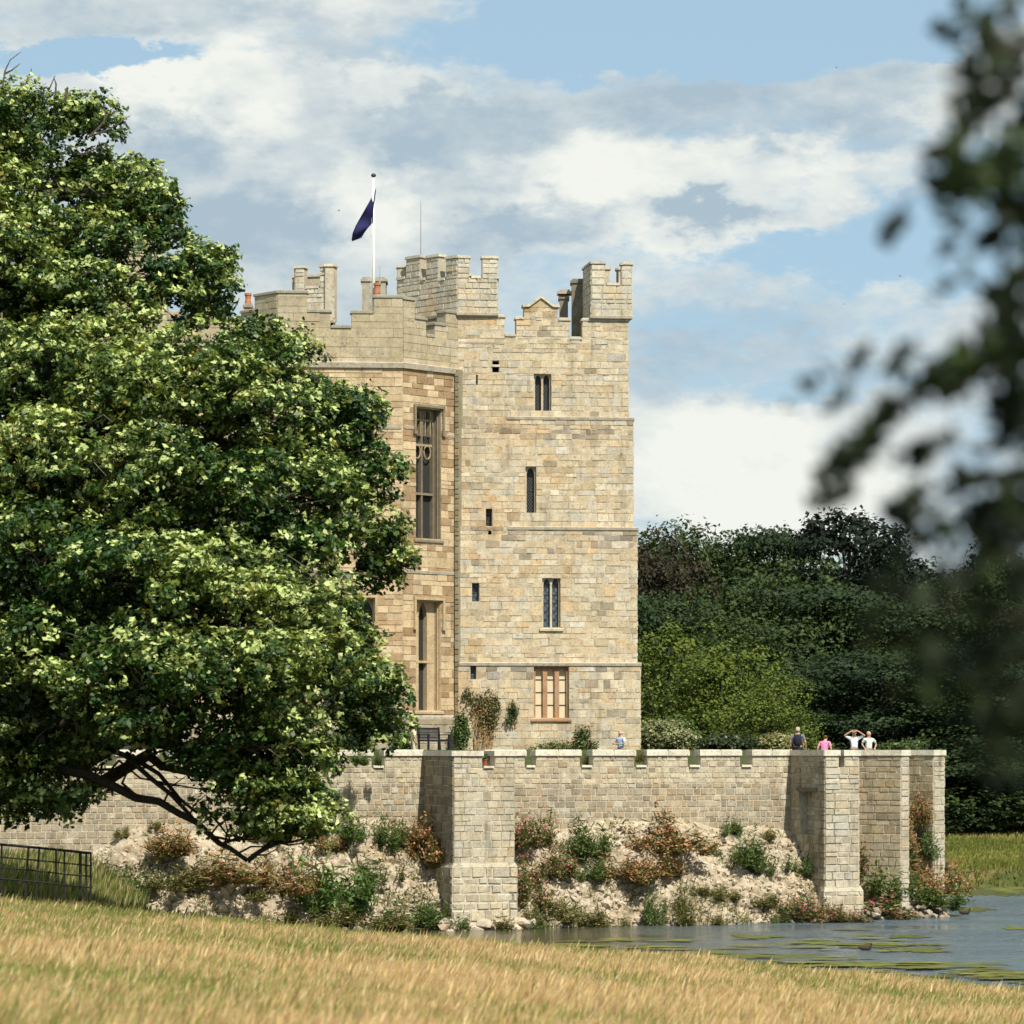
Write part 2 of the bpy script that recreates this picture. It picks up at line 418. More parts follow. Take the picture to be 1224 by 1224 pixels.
T_DARK = pal((.25, .215, .15, 4), (.18, .155, .11, 3), (.31, .28, .21, 2), (.13, .115, .09, 2), (.36, .28, .16, 1))
T_MID = pal((.36, .32, .24, 4), (.30, .25, .16, 3), (.40, .37, .30, 2), (.22, .19, .13, 1))
def mulc(r, c, a=.9, b=1.1): q = r.uniform(a, b); return tuple(k*q for k in c)
def T_CHECK(r, u, z):   # chequered dressed stones of the canted bay
    return T_BAYF(r) if r.random() < .52 else mulc(r, (.30, .205, .115))
def T_CHECKL(r, u, z): return T_BAYF(r) if r.random() < .72 else mulc(r, (.37, .265, .155))

def string(mb, F, u0, u1, z, h=.12, out=.08, col=(.5, .45, .36), back=.0):
    mb.hexa([F.p(u0, back-.02, z-h*.9), F.p(u1, back-.02, z-h*.9), F.p(u1, back+out, z-h*.6), F.p(u0, back+out, z-h*.6),
             F.p(u0, back-.02, z+h*.5), F.p(u1, back-.02, z+h*.5), F.p(u1, back+out, z-h*.05), F.p(u0, back+out, z-h*.05)][0:0] or
            [F.p(u0, back+out*.55, z-h*.8), F.p(u1, back+out*.55, z-h*.8), F.p(u1, back-.05, z-h*.8), F.p(u0, back-.05, z-h*.8),
             F.p(u0, back+out, z+h*.1), F.p(u1, back+out, z+h*.1), F.p(u1, back-.05, z+h*.35), F.p(u0, back-.05, z+h*.35)], col)
def fbox(mb, F, u0, u1, n0, n1, z0, z1, col=None):
    mb.hexa([F.p(u0, n1, z0), F.p(u1, n1, z0), F.p(u1, n0, z0), F.p(u0, n0, z0), F.p(u0, n1, z1), F.p(u1, n1, z1), F.p(u1, n0, z1), F.p(u0, n0, z1)], col)
CO = (.43, .40, .32)
def coping(parent, F, u0, u1, z, th, h=.13, over=.07, col=CO, mat=None):
    m = MB(mulc(random, col, .85, 1.1))
    a, b = u0-over, u1+over; n1, n0 = over, -th-over
    m.hexa([F.p(a, n1, z), F.p(b, n1, z), F.p(b, n0, z), F.p(a, n0, z), F.p(a+.02, n1-.01, z+h*.75), F.p(b-.02, n1-.01, z+h*.75), F.p(b-.02, n0+.01, z+h*.75), F.p(a+.02, n0+.01, z+h*.75)])
    m.hexa([F.p(a+.02, n1-.01, z+h*.75), F.p(b-.02, n1-.01, z+h*.75), F.p(b-.02, n0+.01, z+h*.75), F.p(a+.02, n0+.01, z+h*.75),
            F.p(a+.1, n1-.12, z+h*1.1), F.p(b-.1, n1-.12, z+h*1.1), F.p(b-.1, n0+.12, z+h*1.1), F.p(a+.1, n0+.12, z+h*1.1)])
    m.build('coping_stone', mat or M['coping'], parent)
def battlement(parent, F, prof, zbase, th, ref, cop=True, h=.13):
    """prof = [(u0,u1,ztop)] -> rects; adds copings"""
    rects = []
    for (u0, u1, zt) in prof:
        rects.append((u0, u1, zbase, zt-h))
    if cop:
        for i, (u0, u1, zt) in enumerate(prof):
            l = i == 0 or prof[i-1][2] < zt-.02; r = i == len(prof)-1 or prof[i+1][2] < zt-.02
            m0 = u0-(0 if l else -.075); m1 = u1+(0 if r else -.075)
            if m1-m0 > .16: coping(parent, F, m0, m1, zt-h, th, h, .06)
    return rects
def lights(mb, F, u0, u1, z0, z1, n, nf, nb, jamb=.07, mull=.09, arch=True, col=None, head=None):
    """stone frame with n openings; pointed heads if arch"""
    w = (u1-u0-2*jamb-(n-1)*mull)/n
    edges = []
    for i in range(n): a = u0+jamb+i*(w+mull); edges.append((a, a+w))
    def strip(a, b, c, d): fbox(mb, F, a, b, nb, nf, c, d, col)
    strip(u0, edges[0][0], z0, z1); strip(edges[-1][1], u1, z0, z1)
    for i in range(n-1): strip(edges[i][1], edges[i+1][0], z0, z1)
    for (a, b) in edges:
        if not arch: continue
        K = 5; hw = (b-a)/2; ht = head or hw*1.5; zt = z1-.03
        pts = []
        for k in range(-K, K+1):
            x = k/K; y = (1-abs(x)**1.9)**.75 if abs(x) < 1 else 0
            pts.append((a+hw+x*hw, zt-ht+y*ht*.97))
        for (ua, za), (ub, zb) in zip(pts[:-1], pts[1:]):
            mb.hexa([F.p(ua, nf, za), F.p(ub, nf, zb), F.p(ub, nb, zb), F.p(ua, nb, za), F.p(ua, nf, z1), F.p(ub, nf, z1), F.p(ub, nb, z1), F.p(ua, nb, z1)], col)
    return edges
def pane(parent, F, u0, u1, z0, z1, n, mat, off, name='pane', col=(.6, .52, .36)):
    vs = [F.p(u0, n, z0)-off, F.p(u1, n, z0)-off, F.p(u1, n, z1)-off, F.p(u0, n, z1)-off,
          F.p(u0, n-.02, z0)-off, F.p(u1, n-.02, z0)-off, F.p(u1, n-.02, z1)-off, F.p(u0, n-.02, z1)-off]
    me = D.meshes.new(name); me.from_pydata(vs, [], [(0, 1, 2, 3), (5, 4, 7, 6), (4, 5, 1, 0), (1, 5, 6, 2), (3, 2, 6, 7), (4, 0, 3, 7)])
    uv = me.uv_layers.new(name='UVMap')
    q = [(0, 0), (u1-u0, 0), (u1-u0, z1-z0), (0, z1-z0)]
    for l in range(4): uv.data[l].uv = q[l]
    a = me.attributes.new('col', 'FLOAT_COLOR', 'POINT')
    for k in range(8): a.data[k].color = (*col, 1)
    me.materials.append(mat); return link(name, me, parent)
def window(parent, F, x0, x1, yt, yb, n, depth, arch=True, pmat='glass', fcol=(.46, .40, .29), smat='tower', trans=(), sill=True, hood=False, hdrop=0, fdepth=None, head=None, jamb=.07, mull=.09, label=None, bars=0, splay=0):
    r = F.rect(x0, x1, yt, yb); u0, u1, z0, z1 = r; U1 = u1; u1 = u1-splay; U0 = u0
    nf = -(fdepth if fdepth is not None else depth*.45); nb = -depth-.05
    m = MB(fcol)
    ed = lights(m, F, u0, u1, z0, z1, n, nf, nb, jamb, mull, arch, None, head)
    for ty in trans:
        zt = F.Z(ty, (x0+x1)/2); fbox(m, F, u0, u1, nb, nf+.012, zt-.05, zt+.05)
    if splay:
        e1 = U1-.004; m.hexa([F.p(u1-.01, -depth-.3, z0), F.p(e1, -depth-.3, z0), F.p(e1, -.03, z0), F.p(e1-.03, -.03, z0), F.p(u1-.01, -depth-.3, z1), F.p(e1, -depth-.3, z1), F.p(e1, -.03, z1), F.p(e1-.03, -.03, z1)])
        for q_ in (.3, .7):
            uu = u1+(e1-u1)*q_; nn_ = -depth*(1-q_); m.tube([F.p(uu-.02, nn_, z0), F.p(uu-.02, nn_, z1)], .035, 6)
    # reveal lining
    fbox(m, F, u0-.05, u0+.004, -depth-.3, -.004, z0, z1); fbox(m, F, U1-.004, U1+.05, -depth-.3, -.004, z0, z1)
    fbox(m, F, u0, U1, -depth-.3, -.006, z1-.004, z1+.05); fbox(m, F, u0, U1, -depth-.3, -.008, z0-.05, z0+.004)
    w = m.build('window', M[smat], parent, label=label); off = worldloc(parent)
    for (a, b) in ed:
        pane(w, F, a-.02, b+.02, z0, z1, nb+.06, M[pmat], off)
        for k in range(bars):
            zz = z0+(z1-z0)*(k+1)/(bars+1); q = MB((.05, .05, .05)); fbox(q, F, a, b, nb+.06, nb+.085, zz-.018, zz+.018)
            o = q.build('glazing_bar', M['paint'], w)
    if sill:
        q = MB(fcol); s0 = u0-.12; s1 = U1+.12; u1 = U1
        q.hexa([F.p(s0, .09, z0-.16), F.p(s1, .09, z0-.16), F.p(s1, -.02, z0-.16), F.p(s0, -.02, z0-.16), F.p(s0, .09, z0-.07), F.p(s1, .09, z0-.07), F.p(s1, -.02, z0-.012), F.p(s0, -.02, z0-.012)])
        q.build('sill', M['coping'], w)
    if hood:
        q = MB(fcol); fbox(q, F, u0-.16, u1+.16, -.02, .12, z1+.06, z1+.17)
        if hdrop:
            fbox(q, F, u0-.16, u0-.05, -.02, .115, z1-hdrop, z1+.058); fbox(q, F, u1+.05, u1+.16, -.02, .115, z1-hdrop, z1+.058)
            fbox(q, F, u0-.2, u0-.01, -.02, .15, z1-hdrop-.14, z1-hdrop); fbox(q, F, u1+.01, u1+.2, -.02, .15, z1-hdrop-.14, z1-hdrop)
        q.build('hood_mould', M['coping'], w)
    return r

# ------------------------------------------------------------------ SQUARE TOWER
a5 = R(5)
TLp = Vector((*plan(547.5, 143.0), 0)); tu = Vector((math.cos(a5), math.sin(a5), 0))
def tface(back): # front face set back by `back`
    n = Vector((tu.y, -tu.x, 0)); q = TLp-n*back; e = q+tu*9; return Face((q.x, q.y), (e.x, e.y))
tw = empty('square_tower', (3.0, 147, ZC-.05), 'tall square sandstone tower with narrow windows and battlements, right of the canted bay', 'castle tower')
TF0 = tface(0)       # bottom stage
core = MB((.46, .40, .29)); stones = []
ZB = ZC-.35
stage = [(793, 900, 765.5, 0.0), (630, 793, 761.5, .10), (499, 630, 757, .20), (378, 499, 751, .30)]
winsp = {1: [], 2: [], 3: [], 0: []}
WIN = [ # x0,x1,yt,yb,stage,kwargs
 (638, 659, 447, 491, 3, dict(n=2, depth=.35, sill=False)),
 (628, 641, 558, 613, 2, dict(n=1, depth=.35, sill=False, bars=1)),
 (648, 670, 691, 750, 1, dict(n=2, depth=.32, pmat='glassgrey', bars=5)),
 (638, 680, 797, 858, 0, dict(n=3, depth=.32, pmat='blind', fcol=(.36, .20, .11), trans=(), bars=3, jamb=.09, mull=.2)),
 (567.5, 576, 512, 529, 3, dict(n=1, depth=.3, arch=False, pmat='glassgrey', sill=False, jamb=.02)),
 (580.5, 588.5, 608, 629, 2, dict(n=1, depth=.3, arch=False, sill=False, jamb=.02, bars=3)),
 (564, 573, 697, 719, 1, dict(n=1, depth=.3, arch=False, pmat='glassgrey', sill=False, jamb=.02, bars=3)),
 (562, 569.5, 794, 812, 0, dict(n=1, depth=.25, arch=False, pmat='glassgrey', sill=False, jamb=.02, bars=3)),
]
VOID = [(588.5, 596.5, 431, 445, 3), (569, 571, 448, 460, 3), (583.5,587.5,634.5,639,1)]
faces = []
for si, (yt, yb, xr, back) in enumerate(stage):
    F = tface(back); faces.append(F)
    # the left 3 m of the front is a flush stair projection; the upper right part steps back at each string
    u1 = F.U(xr); z0 = F.Z(yb, 660) if si else ZB; z1 = F.Z(yt, 660)
    if si == 3: z1 = F.Z(399.5, 660)
    rects = [(0, u1, z0, z1)]; holes = []
    for w in WIN:
        if w[4] == si: holes.append(F.rect(*w[:4]))
    for v in VOID:
        if v[4] == si: holes.append(F.rect(*v[:4]))
    if si == 3:
        prof = []
        zt = lambda y: F.Z(y, 650)
        for (xa, xb, y) in [(546, 603, 376.5), (603, 617, 399), (617, 626.5, 378.5), (626.5, 667, 363.5), (667, 681, 379.5), (681, 696, 402), (696, 751, 379.5)]:
            prof.append((max(F.U(xa), 0), F.U(xb), zt(y)))
        zb = z1-.01
        gr = [p for p in prof]
        rects = [(0, u1, z0, zt(402)-.13)]
        for k, p in enumerate(prof):
            if p[2]-.13 > zt(402)-.13+.02: rects.append((p[0], p[1], zt(402)-.13, p[2]-.13))
        for k, p in enumerate(prof):
            if k == 3: continue
            l = k == 0 or prof[k-1][2] < p[2]-.02; rr = k == len(prof)-1 or prof[k+1][2] < p[2]-.02
            coping(tw, F, p[0]+(0 if l else .065), p[1]-(0 if rr else .065), p[2]-.13, .55, .13, .06)
        # gable merlon
        gu0, gu1, gz = prof[3]; gm = (gu0+gu1)/2; pz = zt(353)
        gb = MB((.42, .37, .27))
        for (ua, za, ub, zb_) in ((gu0+.2, gz-.13, gm, pz-.13), (gm, pz-.13, gu1-.2, gz-.13)):
            gb.hexa([F.p(ua, .02, gz-.14), F.p(ub, .02, gz-.14), F.p(ub, -.55, gz-.14), F.p(ua, -.55, gz-.14), F.p(ua, .02, za+.002), F.p(ub, .02, zb_), F.p(ub, -.55, zb_), F.p(ua, -.55, za+.002)])
        gb.build('gable', M['tower'], tw)
        gc = MB(CO)
        for (ua, za, ub, zb_) in ((gu0-.07, gz-.14, gu0+.22, gz-.13), (gu0+.22, gz-.13, gm, pz-.13), (gm, pz-.13, gu1-.22, gz-.13), (gu1-.22, gz-.13, gu1+.07, gz-.14)):
            gc.hexa([F.p(ua, .1, za), F.p(ub, .1, zb_), F.p(ub, -.6, zb_), F.p(ua, -.6, za), F.p(ua, .08, za+.12), F.p(ub, .08, zb_+.12), F.p(ub, -.58, zb_+.12), F.p(ua, -.58, za+.12)])
        gc.build('gable_coping', M['coping'], tw)
    grid_wall(core, F, rects, holes, .6)
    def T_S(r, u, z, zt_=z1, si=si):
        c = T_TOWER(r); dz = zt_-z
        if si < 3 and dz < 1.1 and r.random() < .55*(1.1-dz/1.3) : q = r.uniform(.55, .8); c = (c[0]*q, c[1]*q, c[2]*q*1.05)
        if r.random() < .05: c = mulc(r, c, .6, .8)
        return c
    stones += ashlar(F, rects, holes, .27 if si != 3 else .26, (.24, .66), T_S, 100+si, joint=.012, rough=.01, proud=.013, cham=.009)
# body behind front wall: closed block per stage
for si, (yt, yb, xr, back) in enumerate(stage):
    F = faces[si]; u1 = F.U(xr); z0 = F.Z(yb, 660) if si else ZB; z1 = F.Z(yt if si < 3 else 402, 660)-(.0 if si < 3 else .3)
    fbox(core, F, .003, u1-.003, -7.5, -.6, z0, z1)
core.build('wall_core', M['mortar'], tw)
# right return of the front stages: a little masonry on the east side, for side views
for si, (yt, yb, xr, back) in enumerate(stage):
    F = faces[si]; u1 = F.U(xr); q0 = F.p(u1, 0, 0); q1 = F.p(u1, -7.5, 0)
    Fs = Face((q0.x, q0.y), (q1.x, q1.y)); Fs.n = F.u.copy()
    z0 = F.Z(yb, 660) if si else ZB; z1 = F.Z(yt if si < 3 else 399, 660)-(0 if si < 3 else .15)
    stones += ashlar(Fs, [(0, 7.5, z0, z1)], [], .3, (.4, .9), T_TOWER, 140+si)
place_stones(stones, tw, M['tower'])
sm_ = MB((.52, .48, .40))
for (y, xa, xb, F) in ((793, 548.5, 766, faces[0]), (630.5, 607, 762, faces[1]), (499, 606, 757.5, faces[2])):
    q = MB((.50, .45, .36)); string(q, F, F.U(xa), F.U(xb)+.03, F.Z(y, 660)+.0, .13, .09); q.build('string_course', M['coping'], tw)
q = MB((.50, .46, .38)); string(q, faces[3], faces[3].U(550), faces[3].U(603), faces[3].Z(409, 600), .1, .06); q.build('string_course', M['coping'], tw)
for w in WIN:
    window(tw, faces[w[4]], *w[:4], label='triple window with red-brown mullions and pale blinds' if w[5]['n'] == 3 else None, **w[5])
for v in VOID:
    F = faces[v[4]]; r = F.rect(*v[:4]); pane(tw, F, r[0]-.05, r[1]+.05, r[2]-.05, r[3]+.05, -.5, M['void'], worldloc(tw), 'opening')
# drip stone across the small square opening
F = faces[3]; q = MB((.5, .46, .38)); fbox(q, F, F.U(588), F.U(597.5), -.2, .07, F.Z(438.5, 592), F.Z(436, 592)); q.build('ledge', M['coping'], tw)

def turret(parent, pts, z0, profs, zb, th, tone, ch, seed, name='turret', hidden=True, sillz=None):
    """pts plan loop (camera faces first); profs per side list of (f0,f1,ztop) fractions of side"""
    sto = []; core = MB((.42, .38, .30)); holder = MB((.3, .28, .22))
    n = len(pts)
    cx = sum(p[0] for p in pts)/n; cy = sum(p[1] for p in pts)/n
    tr_mesh = MB((.36, .33, .26)); s = .985
    bot = [((p[0]-cx)*s+cx, (p[1]-cy)*s+cy, z0) for p in pts]; zf = min(min(q[2] for q in pr) for pr in profs)-.4
    top = [(b[0], b[1], zf) for b in bot]
    tr_mesh.add(bot+top, [tuple(range(n-1, -1, -1)), tuple(range(n, 2*n))]+[(i, (i+1) % n, n+(i+1) % n, n+i) for i in range(n)])
    t = tr_mesh.build(name, M['mortar'], parent)
    for i in range(n):
        a, b = pts[i], pts[(i+1) % n]; F = Face(a, b)
        F.n = Vector((F.u.y, -F.u.x, 0)); mid = Vector(((a[0]+b[0])/2-cx, (a[1]+b[1])/2-cy, 0))
        if F.n.dot(mid) < 0: F = Face(b, a)
        pr = [(f0*F.L, f1*F.L, zt) for (f0, f1, zt) in profs[i]]
        h = .12
        zmin = min(p[2] for p in pr)-h
        rects = [(0, F.L, z0, zmin)]+[(p[0], p[1], zmin, p[2]-h) for p in pr if p[2]-h > zmin+.01]
        grid_wall(core, F, rects, [], th)
        for k, p in enumerate(pr):
            l = k == 0 or pr[k-1][2] < p[2]-.02; rr = k == len(pr)-1 or pr[k+1][2] < p[2]-.02
            m = MB(mulc(random, CO, .85, 1.1)); a0 = p[0]-(.06 if l else -.065); b0 = p[1]+(.06 if rr else -.065); z = p[2]-h
            m.hexa([F.p(a0, .06, z), F.p(b0, .06, z), F.p(b0, -th-.06, z), F.p(a0, -th-.06, z), F.p(a0+.03, .04, z+h), F.p(b0-.03, .04, z+h), F.p(b0-.03, -th-.04, z+h), F.p(a0+.03, -th-.04, z+h)])
            m.build('coping_stone', M['coping'], t)
        if F.n.y < .35:
            q = MB((.38, .34, .26)); string(q, F, -.03, F.L+.03, z0+.02, .12, .07); q.build('string_course', M['coping'], t)
            sto += ashlar(F, rects, [], ch, (.28, .62), tone, seed+i, proud=.025)
    core.build('turret_wall', M['mortar'], t)
    if sto:
        m = MB()
        sto.sort(key=lambda s: -s[0])
        for (a, vs, fs, c) in sto[:60]:
            q = MB(c); q.add(vs, fs, c); q.build('stone', M['tower'], t)
        for (a, vs, fs, c) in sto[60:]: m.add(vs, fs, c)
        if m.v: m.build('masonry', M['tower'], t, kind='stuff')
    return t
# corner turret, right
F3 = faces[3]
c0 = F3.p(F3.U(706.5), .12, 0); c1 = F3.p(F3.U(755), .12, 0)
bd = Vector((-math.sin(R(5))-.045, math.cos(R(5)), 0)).normalized()*2.0
pts = [(c0.x, c0.y), (c1.x, c1.y), (c1.x+bd.x, c1.y+bd.y), (c0.x+bd.x*1.0-.06, c0.y+bd.y)]
zt = lambda y: zpy(y, 144.3)
fr = [(0, .33, zt(314.5)), (.33, .74, zt(340)), (.74, 1, zt(315.5))]
turret(tw, pts, zt(380.5), [fr, fr, [(0, .2, zt(314.5)), (.2, .38, zt(340)), (.38, 1, zt(314.5))], [(0, 1, zt(314.5))]], 0, .35, T_TURRET, .26, 300, 'corner_turret')
# round stair turret slab + chimney between gable and turret
# upper-left turret: front side flush with the tower, the other side running back to the left
A = F3.p(F3.U(594.5), .10, 0); B = F3.p(F3.U(546.5), .14, 0); C_ = plan(475, 146.0); Dd = plan(592, 148.6); De = plan(479, 150)
zt = lambda y, Y=143.6: zpy(y, Y)
fr = [(0, .30, zt(307)), (.30, .62, zt(331)), (.62, 1, zt(307))]
lf = [(0, .15, zt(331, 145.8)), (.15, .38, zt(306.5, 145.4)), (.38, .49, zt(332, 144.8)), (.49, .69, zt(306.5, 144.8)), (.69, .81, zt(331)), (.81, 1, zt(306.5))]
turret(tw, [(B.x, B.y), (A.x, A.y), Dd, De, C_], zt(376), [fr, [(0, .4, zt(331)), (.4, 1, zt(307))], [(0, .22, zt(331)), (.22, 1, zt(307))], [(0, 1, zt(307))], lf], 0, .4, T_TURRET, .25, 320, 'stair_turret')
# masonry of the tower's left flank below that turret
core2 = MB((.38, .34, .26)); core2.hexa([(*C_, ZB), (B.x+.3, B.y+.15, ZB), (B.x+.3, De[1], ZB), (*De, ZB), (*C_, zt(370)), (B.x+.3, B.y+.15, zt(370)), (B.x+.3, De[1], zt(370)), (*De, zt(370))])
core2.build('side_wall', M['tower'], tw)
# chimneys behind the parapet
def chimney(parent, px0, px1, yt, yb, Y, dep=.8, col=(.30, .27, .2), pots=0, slot=None):
    a = P(px0, yb, Y); b = P(px1, yt, Y); m = MB(col); m.box(a.x, b.x, Y, Y+dep, a.z, b.z-.2)
    m.box(a.x-.06, b.x+.06, Y-.06, Y+dep+.06, b.z-.2, b.z-.08); m.box(a.x+.03, b.x-.03, Y+.03, Y+dep-.03, b.z-.08, b.z)
    c = m.build('chimney', M['tower'], parent)
    for k in range(pots):
        x = a.x+(b.x-a.x)*(k+.5)/pots; q = MB((.38, .16, .08))
        q.lathe((x, Y+dep/2, b.z), [(.15, 0), (.14, .1), (.12, .2), (.13, .32), (.16, .36), (.16, .45), (.12, .46)], 10); q.build('chimney_pot', M['clay'], c)
    return c
chimney(tw, 683.5, 700, 333, 402, 146, .9, (.17, .155, .12))
chimney(tw, 669, 679, 352, 402, 147, .9, (.20, .18, .14)); chimney(tw, 667.5, 682, 346, 350, 146.9, .6, (.36, .33, .27))

# ------------------------------------------------------------------ CANTED BAY TOWER
bt = empty('bay_tower', (-4, 146, ZC-.05), 'broad canted bay tower of warm brown sandstone with a plain battlemented parapet', 'castle tower')
p3 = plan(547, 143.35); p2 = plan(481.5, 140.95); p1 = plan(332, 140.6); p0 = plan(284, 142.6); pm = plan(180, 142.6)
FB = [Face(p2, p3), Face(p1, p2), Face(p0, p1), Face(pm, p0)]
core = MB((.44, .36, .25)); core2 = MB((.38, .34, .26)); sf = []; spr = []
ztop = lambda F, y, px: F.Z(y, px)
BW = {0: [(497, 527, 489, 644), (497, 527, 719, 849)], 1: [(374, 446, 487, 640), (385, 447, 716, 849)], 2: [], 3: []}
zc = zpy(436.5, 141.3)     # cornice height (same all round)
zp = lambda y: zpy(y, 141.3)
PROF = {0: [(481.5, 495, 355.5), (495, 508.5, 377), (508.5, 519, 396.5), (519, 532, 381), (532, 547, 364.5)],
        1: [(332, 367, 349.5), (367, 395, 372), (395, 420, 390.5), (420, 447, 373), (447, 481.5, 354)],
        2: [(284, 289, 375), (289, 305, 367), (305, 332, 349.5)], 3: [(180, 200, 352), (200, 230, 374), (230, 262, 352), (262, 284, 375)]}
for i, F in enumerate(FB):
    holes = [F.rect(*w, ref=(w[0]+w[1])/2) for w in BW[i]]
    low = [(0, F.L, ZB, zc)]; grid_wall(core, F, low, holes, 1.3 if i < 2 else .5)
    pr = [(max(0, F.U(a)), min(F.L, F.U(b)), zp(y)) for (a, b, y) in PROF[i]]
    zmin = min(p[2] for p in pr)-.13
    up = [(0, F.L, zc, zmin)]+[(p[0], p[1], zmin, p[2]-.13) for p in pr if p[2]-.13 > zmin+.01]
    Fo = F.off(.03); grid_wall(core2, Fo, up, [], .55)
    for k, p in enumerate(pr):
        l = k == 0 or pr[k-1][2] < p[2]-.02; rr = k == len(pr)-1 or pr[k+1][2] < p[2]-.02
        if p[1]-p[0] > .2: coping(bt, Fo, p[0]+(0 if l else .065), p[1]-(0 if rr else .065), p[2]-.13, .5, .13, .06, (.26, .24, .19))
    zpl = F.Z(857, 500)
    sf += ashlar(F, [(0, F.L, zpl, zc-.1)], holes, .30, (.38, .72) if i == 0 else (.5, 1.0), T_CHECK if i == 0 else T_CHECKL, 400+i, joint=.015, proud=.02, cham=.008, rough=.002)
    Fp = F.off(.08); fbox(core, Fp, -.03, F.L+.03, -.1, 0, ZB, zpl)
    sf += ashlar(Fp, [(-.03, F.L+.03, ZB, zpl)], [], .3, (.5, 1.), T_MID, 420+i, proud=.02)
    spr += ashlar(Fo, up, [], .36, (.6, 1.3), T_BAYP, 440+i, joint=.01, proud=.015, cham=.005, rough=.002)
    q = MB((.15, .125, .085)); string(q, Fo, -.04, F.L+.04, zc+.02, .24, .16); q.build('cornice', M['bay'], bt)
    q = MB((.40, .33, .22)); string(q, Fp, -.05, F.L+.05, zpl+.02, .16, .05); q.build('plinth_course', M['coping'], bt)
# solid inside + roof
m = MB((.3, .28, .22)); inn = [FB[3].p(0, -.6, 0), FB[2].p(0, -.9, 0), FB[1].p(.3, -1.35, 0), FB[0].p(.0, -1.3, 0)+Vector((-.4, .3, 0)), FB[0].p(FB[0].L-.1, -1.3, 0), Vector((*plan(540, 150), 0)), Vector((*plan(180, 150), 0))]
zr = zp(396)
m.add([(v.x, v.y, ZB) for v in inn]+[(v.x, v.y, zr) for v in inn], [tuple(range(6, -1, -1)), tuple(range(7, 14))]+[(i, (i+1) % 7, 7+(i+1) % 7, 7+i) for i in range(7)])
m.build('roof', M['mortar'], bt)
core.build('wall_core', M['mortar'], bt); core2.build('parapet_wall', M['mortar'], bt)
place_stones(sf, bt, M['bay'], 240); place_stones(spr, bt, M['bay'], 60, 'parapet_masonry')
# strings on the bay
for (F, xa, xb, y) in ((FB[0], 483, 494, 510), (FB[0], 530, 546, 516), (FB[0], 484, 546, 682), (FB[1], 334, 372, 510), (FB[1], 448, 480, 510), (FB[1], 334, 480, 682)):
    q = MB((.36, .30, .2)); string(q, F, F.U(xa), F.U(xb), F.Z(y, 490), .13, .09); q.build('string_course', M['coping'], bt)
kw = dict(smat='bay', fcol=(.43, .33, .20), hood=True)
w0 = BW[0][0]; window(bt, FB[0], *w0, n=2, depth=.55, fdepth=.34, splay=.12, trans=(590,), hdrop=1.0, mull=.07, jamb=.04, head=.8, **dict(kw, fcol=(.20, .165, .11)))
# tracery bars in the head of the tall window
F = FB[0]; r = F.rect(*w0); r = (r[0]+.1, r[1]-.12, r[2], r[3]); q = MB((.30, .24, .15)); um = (r[0]+r[1])/2
for k in range(4): fbox(q, F, r[0]+.2+k*.3, r[0]+.24+k*.3, -.56, -.335, r[3]-1.15, r[3]-.1)
fbox(q, F, r[0]+.1, r[1]-.1, -.56, -.33, r[3]-1.6, r[3]-1.5)
fbox(q, F, r[0]+.1, r[1]-.1, -.56, -.33, r[3]-.5, r[3]-.42)
for k in range(2):
    uc = r[0]+.32+k*.62; q.tube([F.p(uc+.2*math.cos(a), -.36, r[3]-1.85+.3*math.sin(a)) for a in [2*math.pi*j/10 for j in range(11)]], .035, 5)
q.build('tracery', M['bay'], bt)
window(bt, FB[0], *BW[0][1], n=1, depth=.55, fdepth=.3, splay=.10, trans=(791,), hdrop=1.1, jamb=.46, mull=.1, head=.6, **kw)
window(bt, FB[1], *BW[1][0], n=4, depth=.6, fdepth=.35, trans=(590,), hdrop=1.0, mull=.12, **kw)
window(bt, FB[1], *BW[1][1], n=3, depth=.6, fdepth=.35, trans=(791,), hdrop=1.0, mull=.12, **kw)
# weathered angle shaft in the corner between bay and square tower
Fa = Face(plan(543.5, 143.1), plan(549, 143.0)); q = MB((.25, .23, .16)); fbox(q, Fa, 0, Fa.L, -.5, 0, ZB, zc+.0)
sh = q.build('angle_shaft', M['mortar'], bt)
stx = ashlar(Fa, [(0, Fa.L, ZB, zc)], [], .28, (.3, .4), pal((.26, .23, .15, 3), (.20, .19, .13, 2), (.34, .27, .16, 1)), 460)
q = MB()
for s in stx: q.add(s[1], s[2], s[3])
q.build('masonry', M['tower'], sh, kind='stuff')
# box-like hopper openings in the parapet notches
c = chimney(bt, 432.5, 461, 331, 372, 146.5, 1.2, (.33, .31, .25)); 
chimney(bt, 448, 453, 350, 362, 143.5, .4, (.3, .18, .1), 1)
chimney(bt, 292, 300, 362, 375, 143.4, .5, (.3, .25, .18), 1)

# rear turret between (two merlons with a slot)
rt = empty('rear_turret', (*plan(376, 150), ZC+17), 'small grey battlemented turret rising behind the bay parapet left of the flagpole', 'turret')
q = [plan(353, 150.2), plan(399, 149.6), plan(399, 153), plan(353, 153.6)]
zt = lambda y: zpy(y, 150)
fr = [(0, .23, zt(317)), (.23, .64, zt(342)), (.64, 1, zt(317))]; bk = [(0, 1, zt(317))]
turret(rt, q, zt(385), [fr, [(0, 1, zt(317))], bk, [(0, 1, zt(317))]], 0, .4, T_TURRET, .24, 520, 'turret_body')
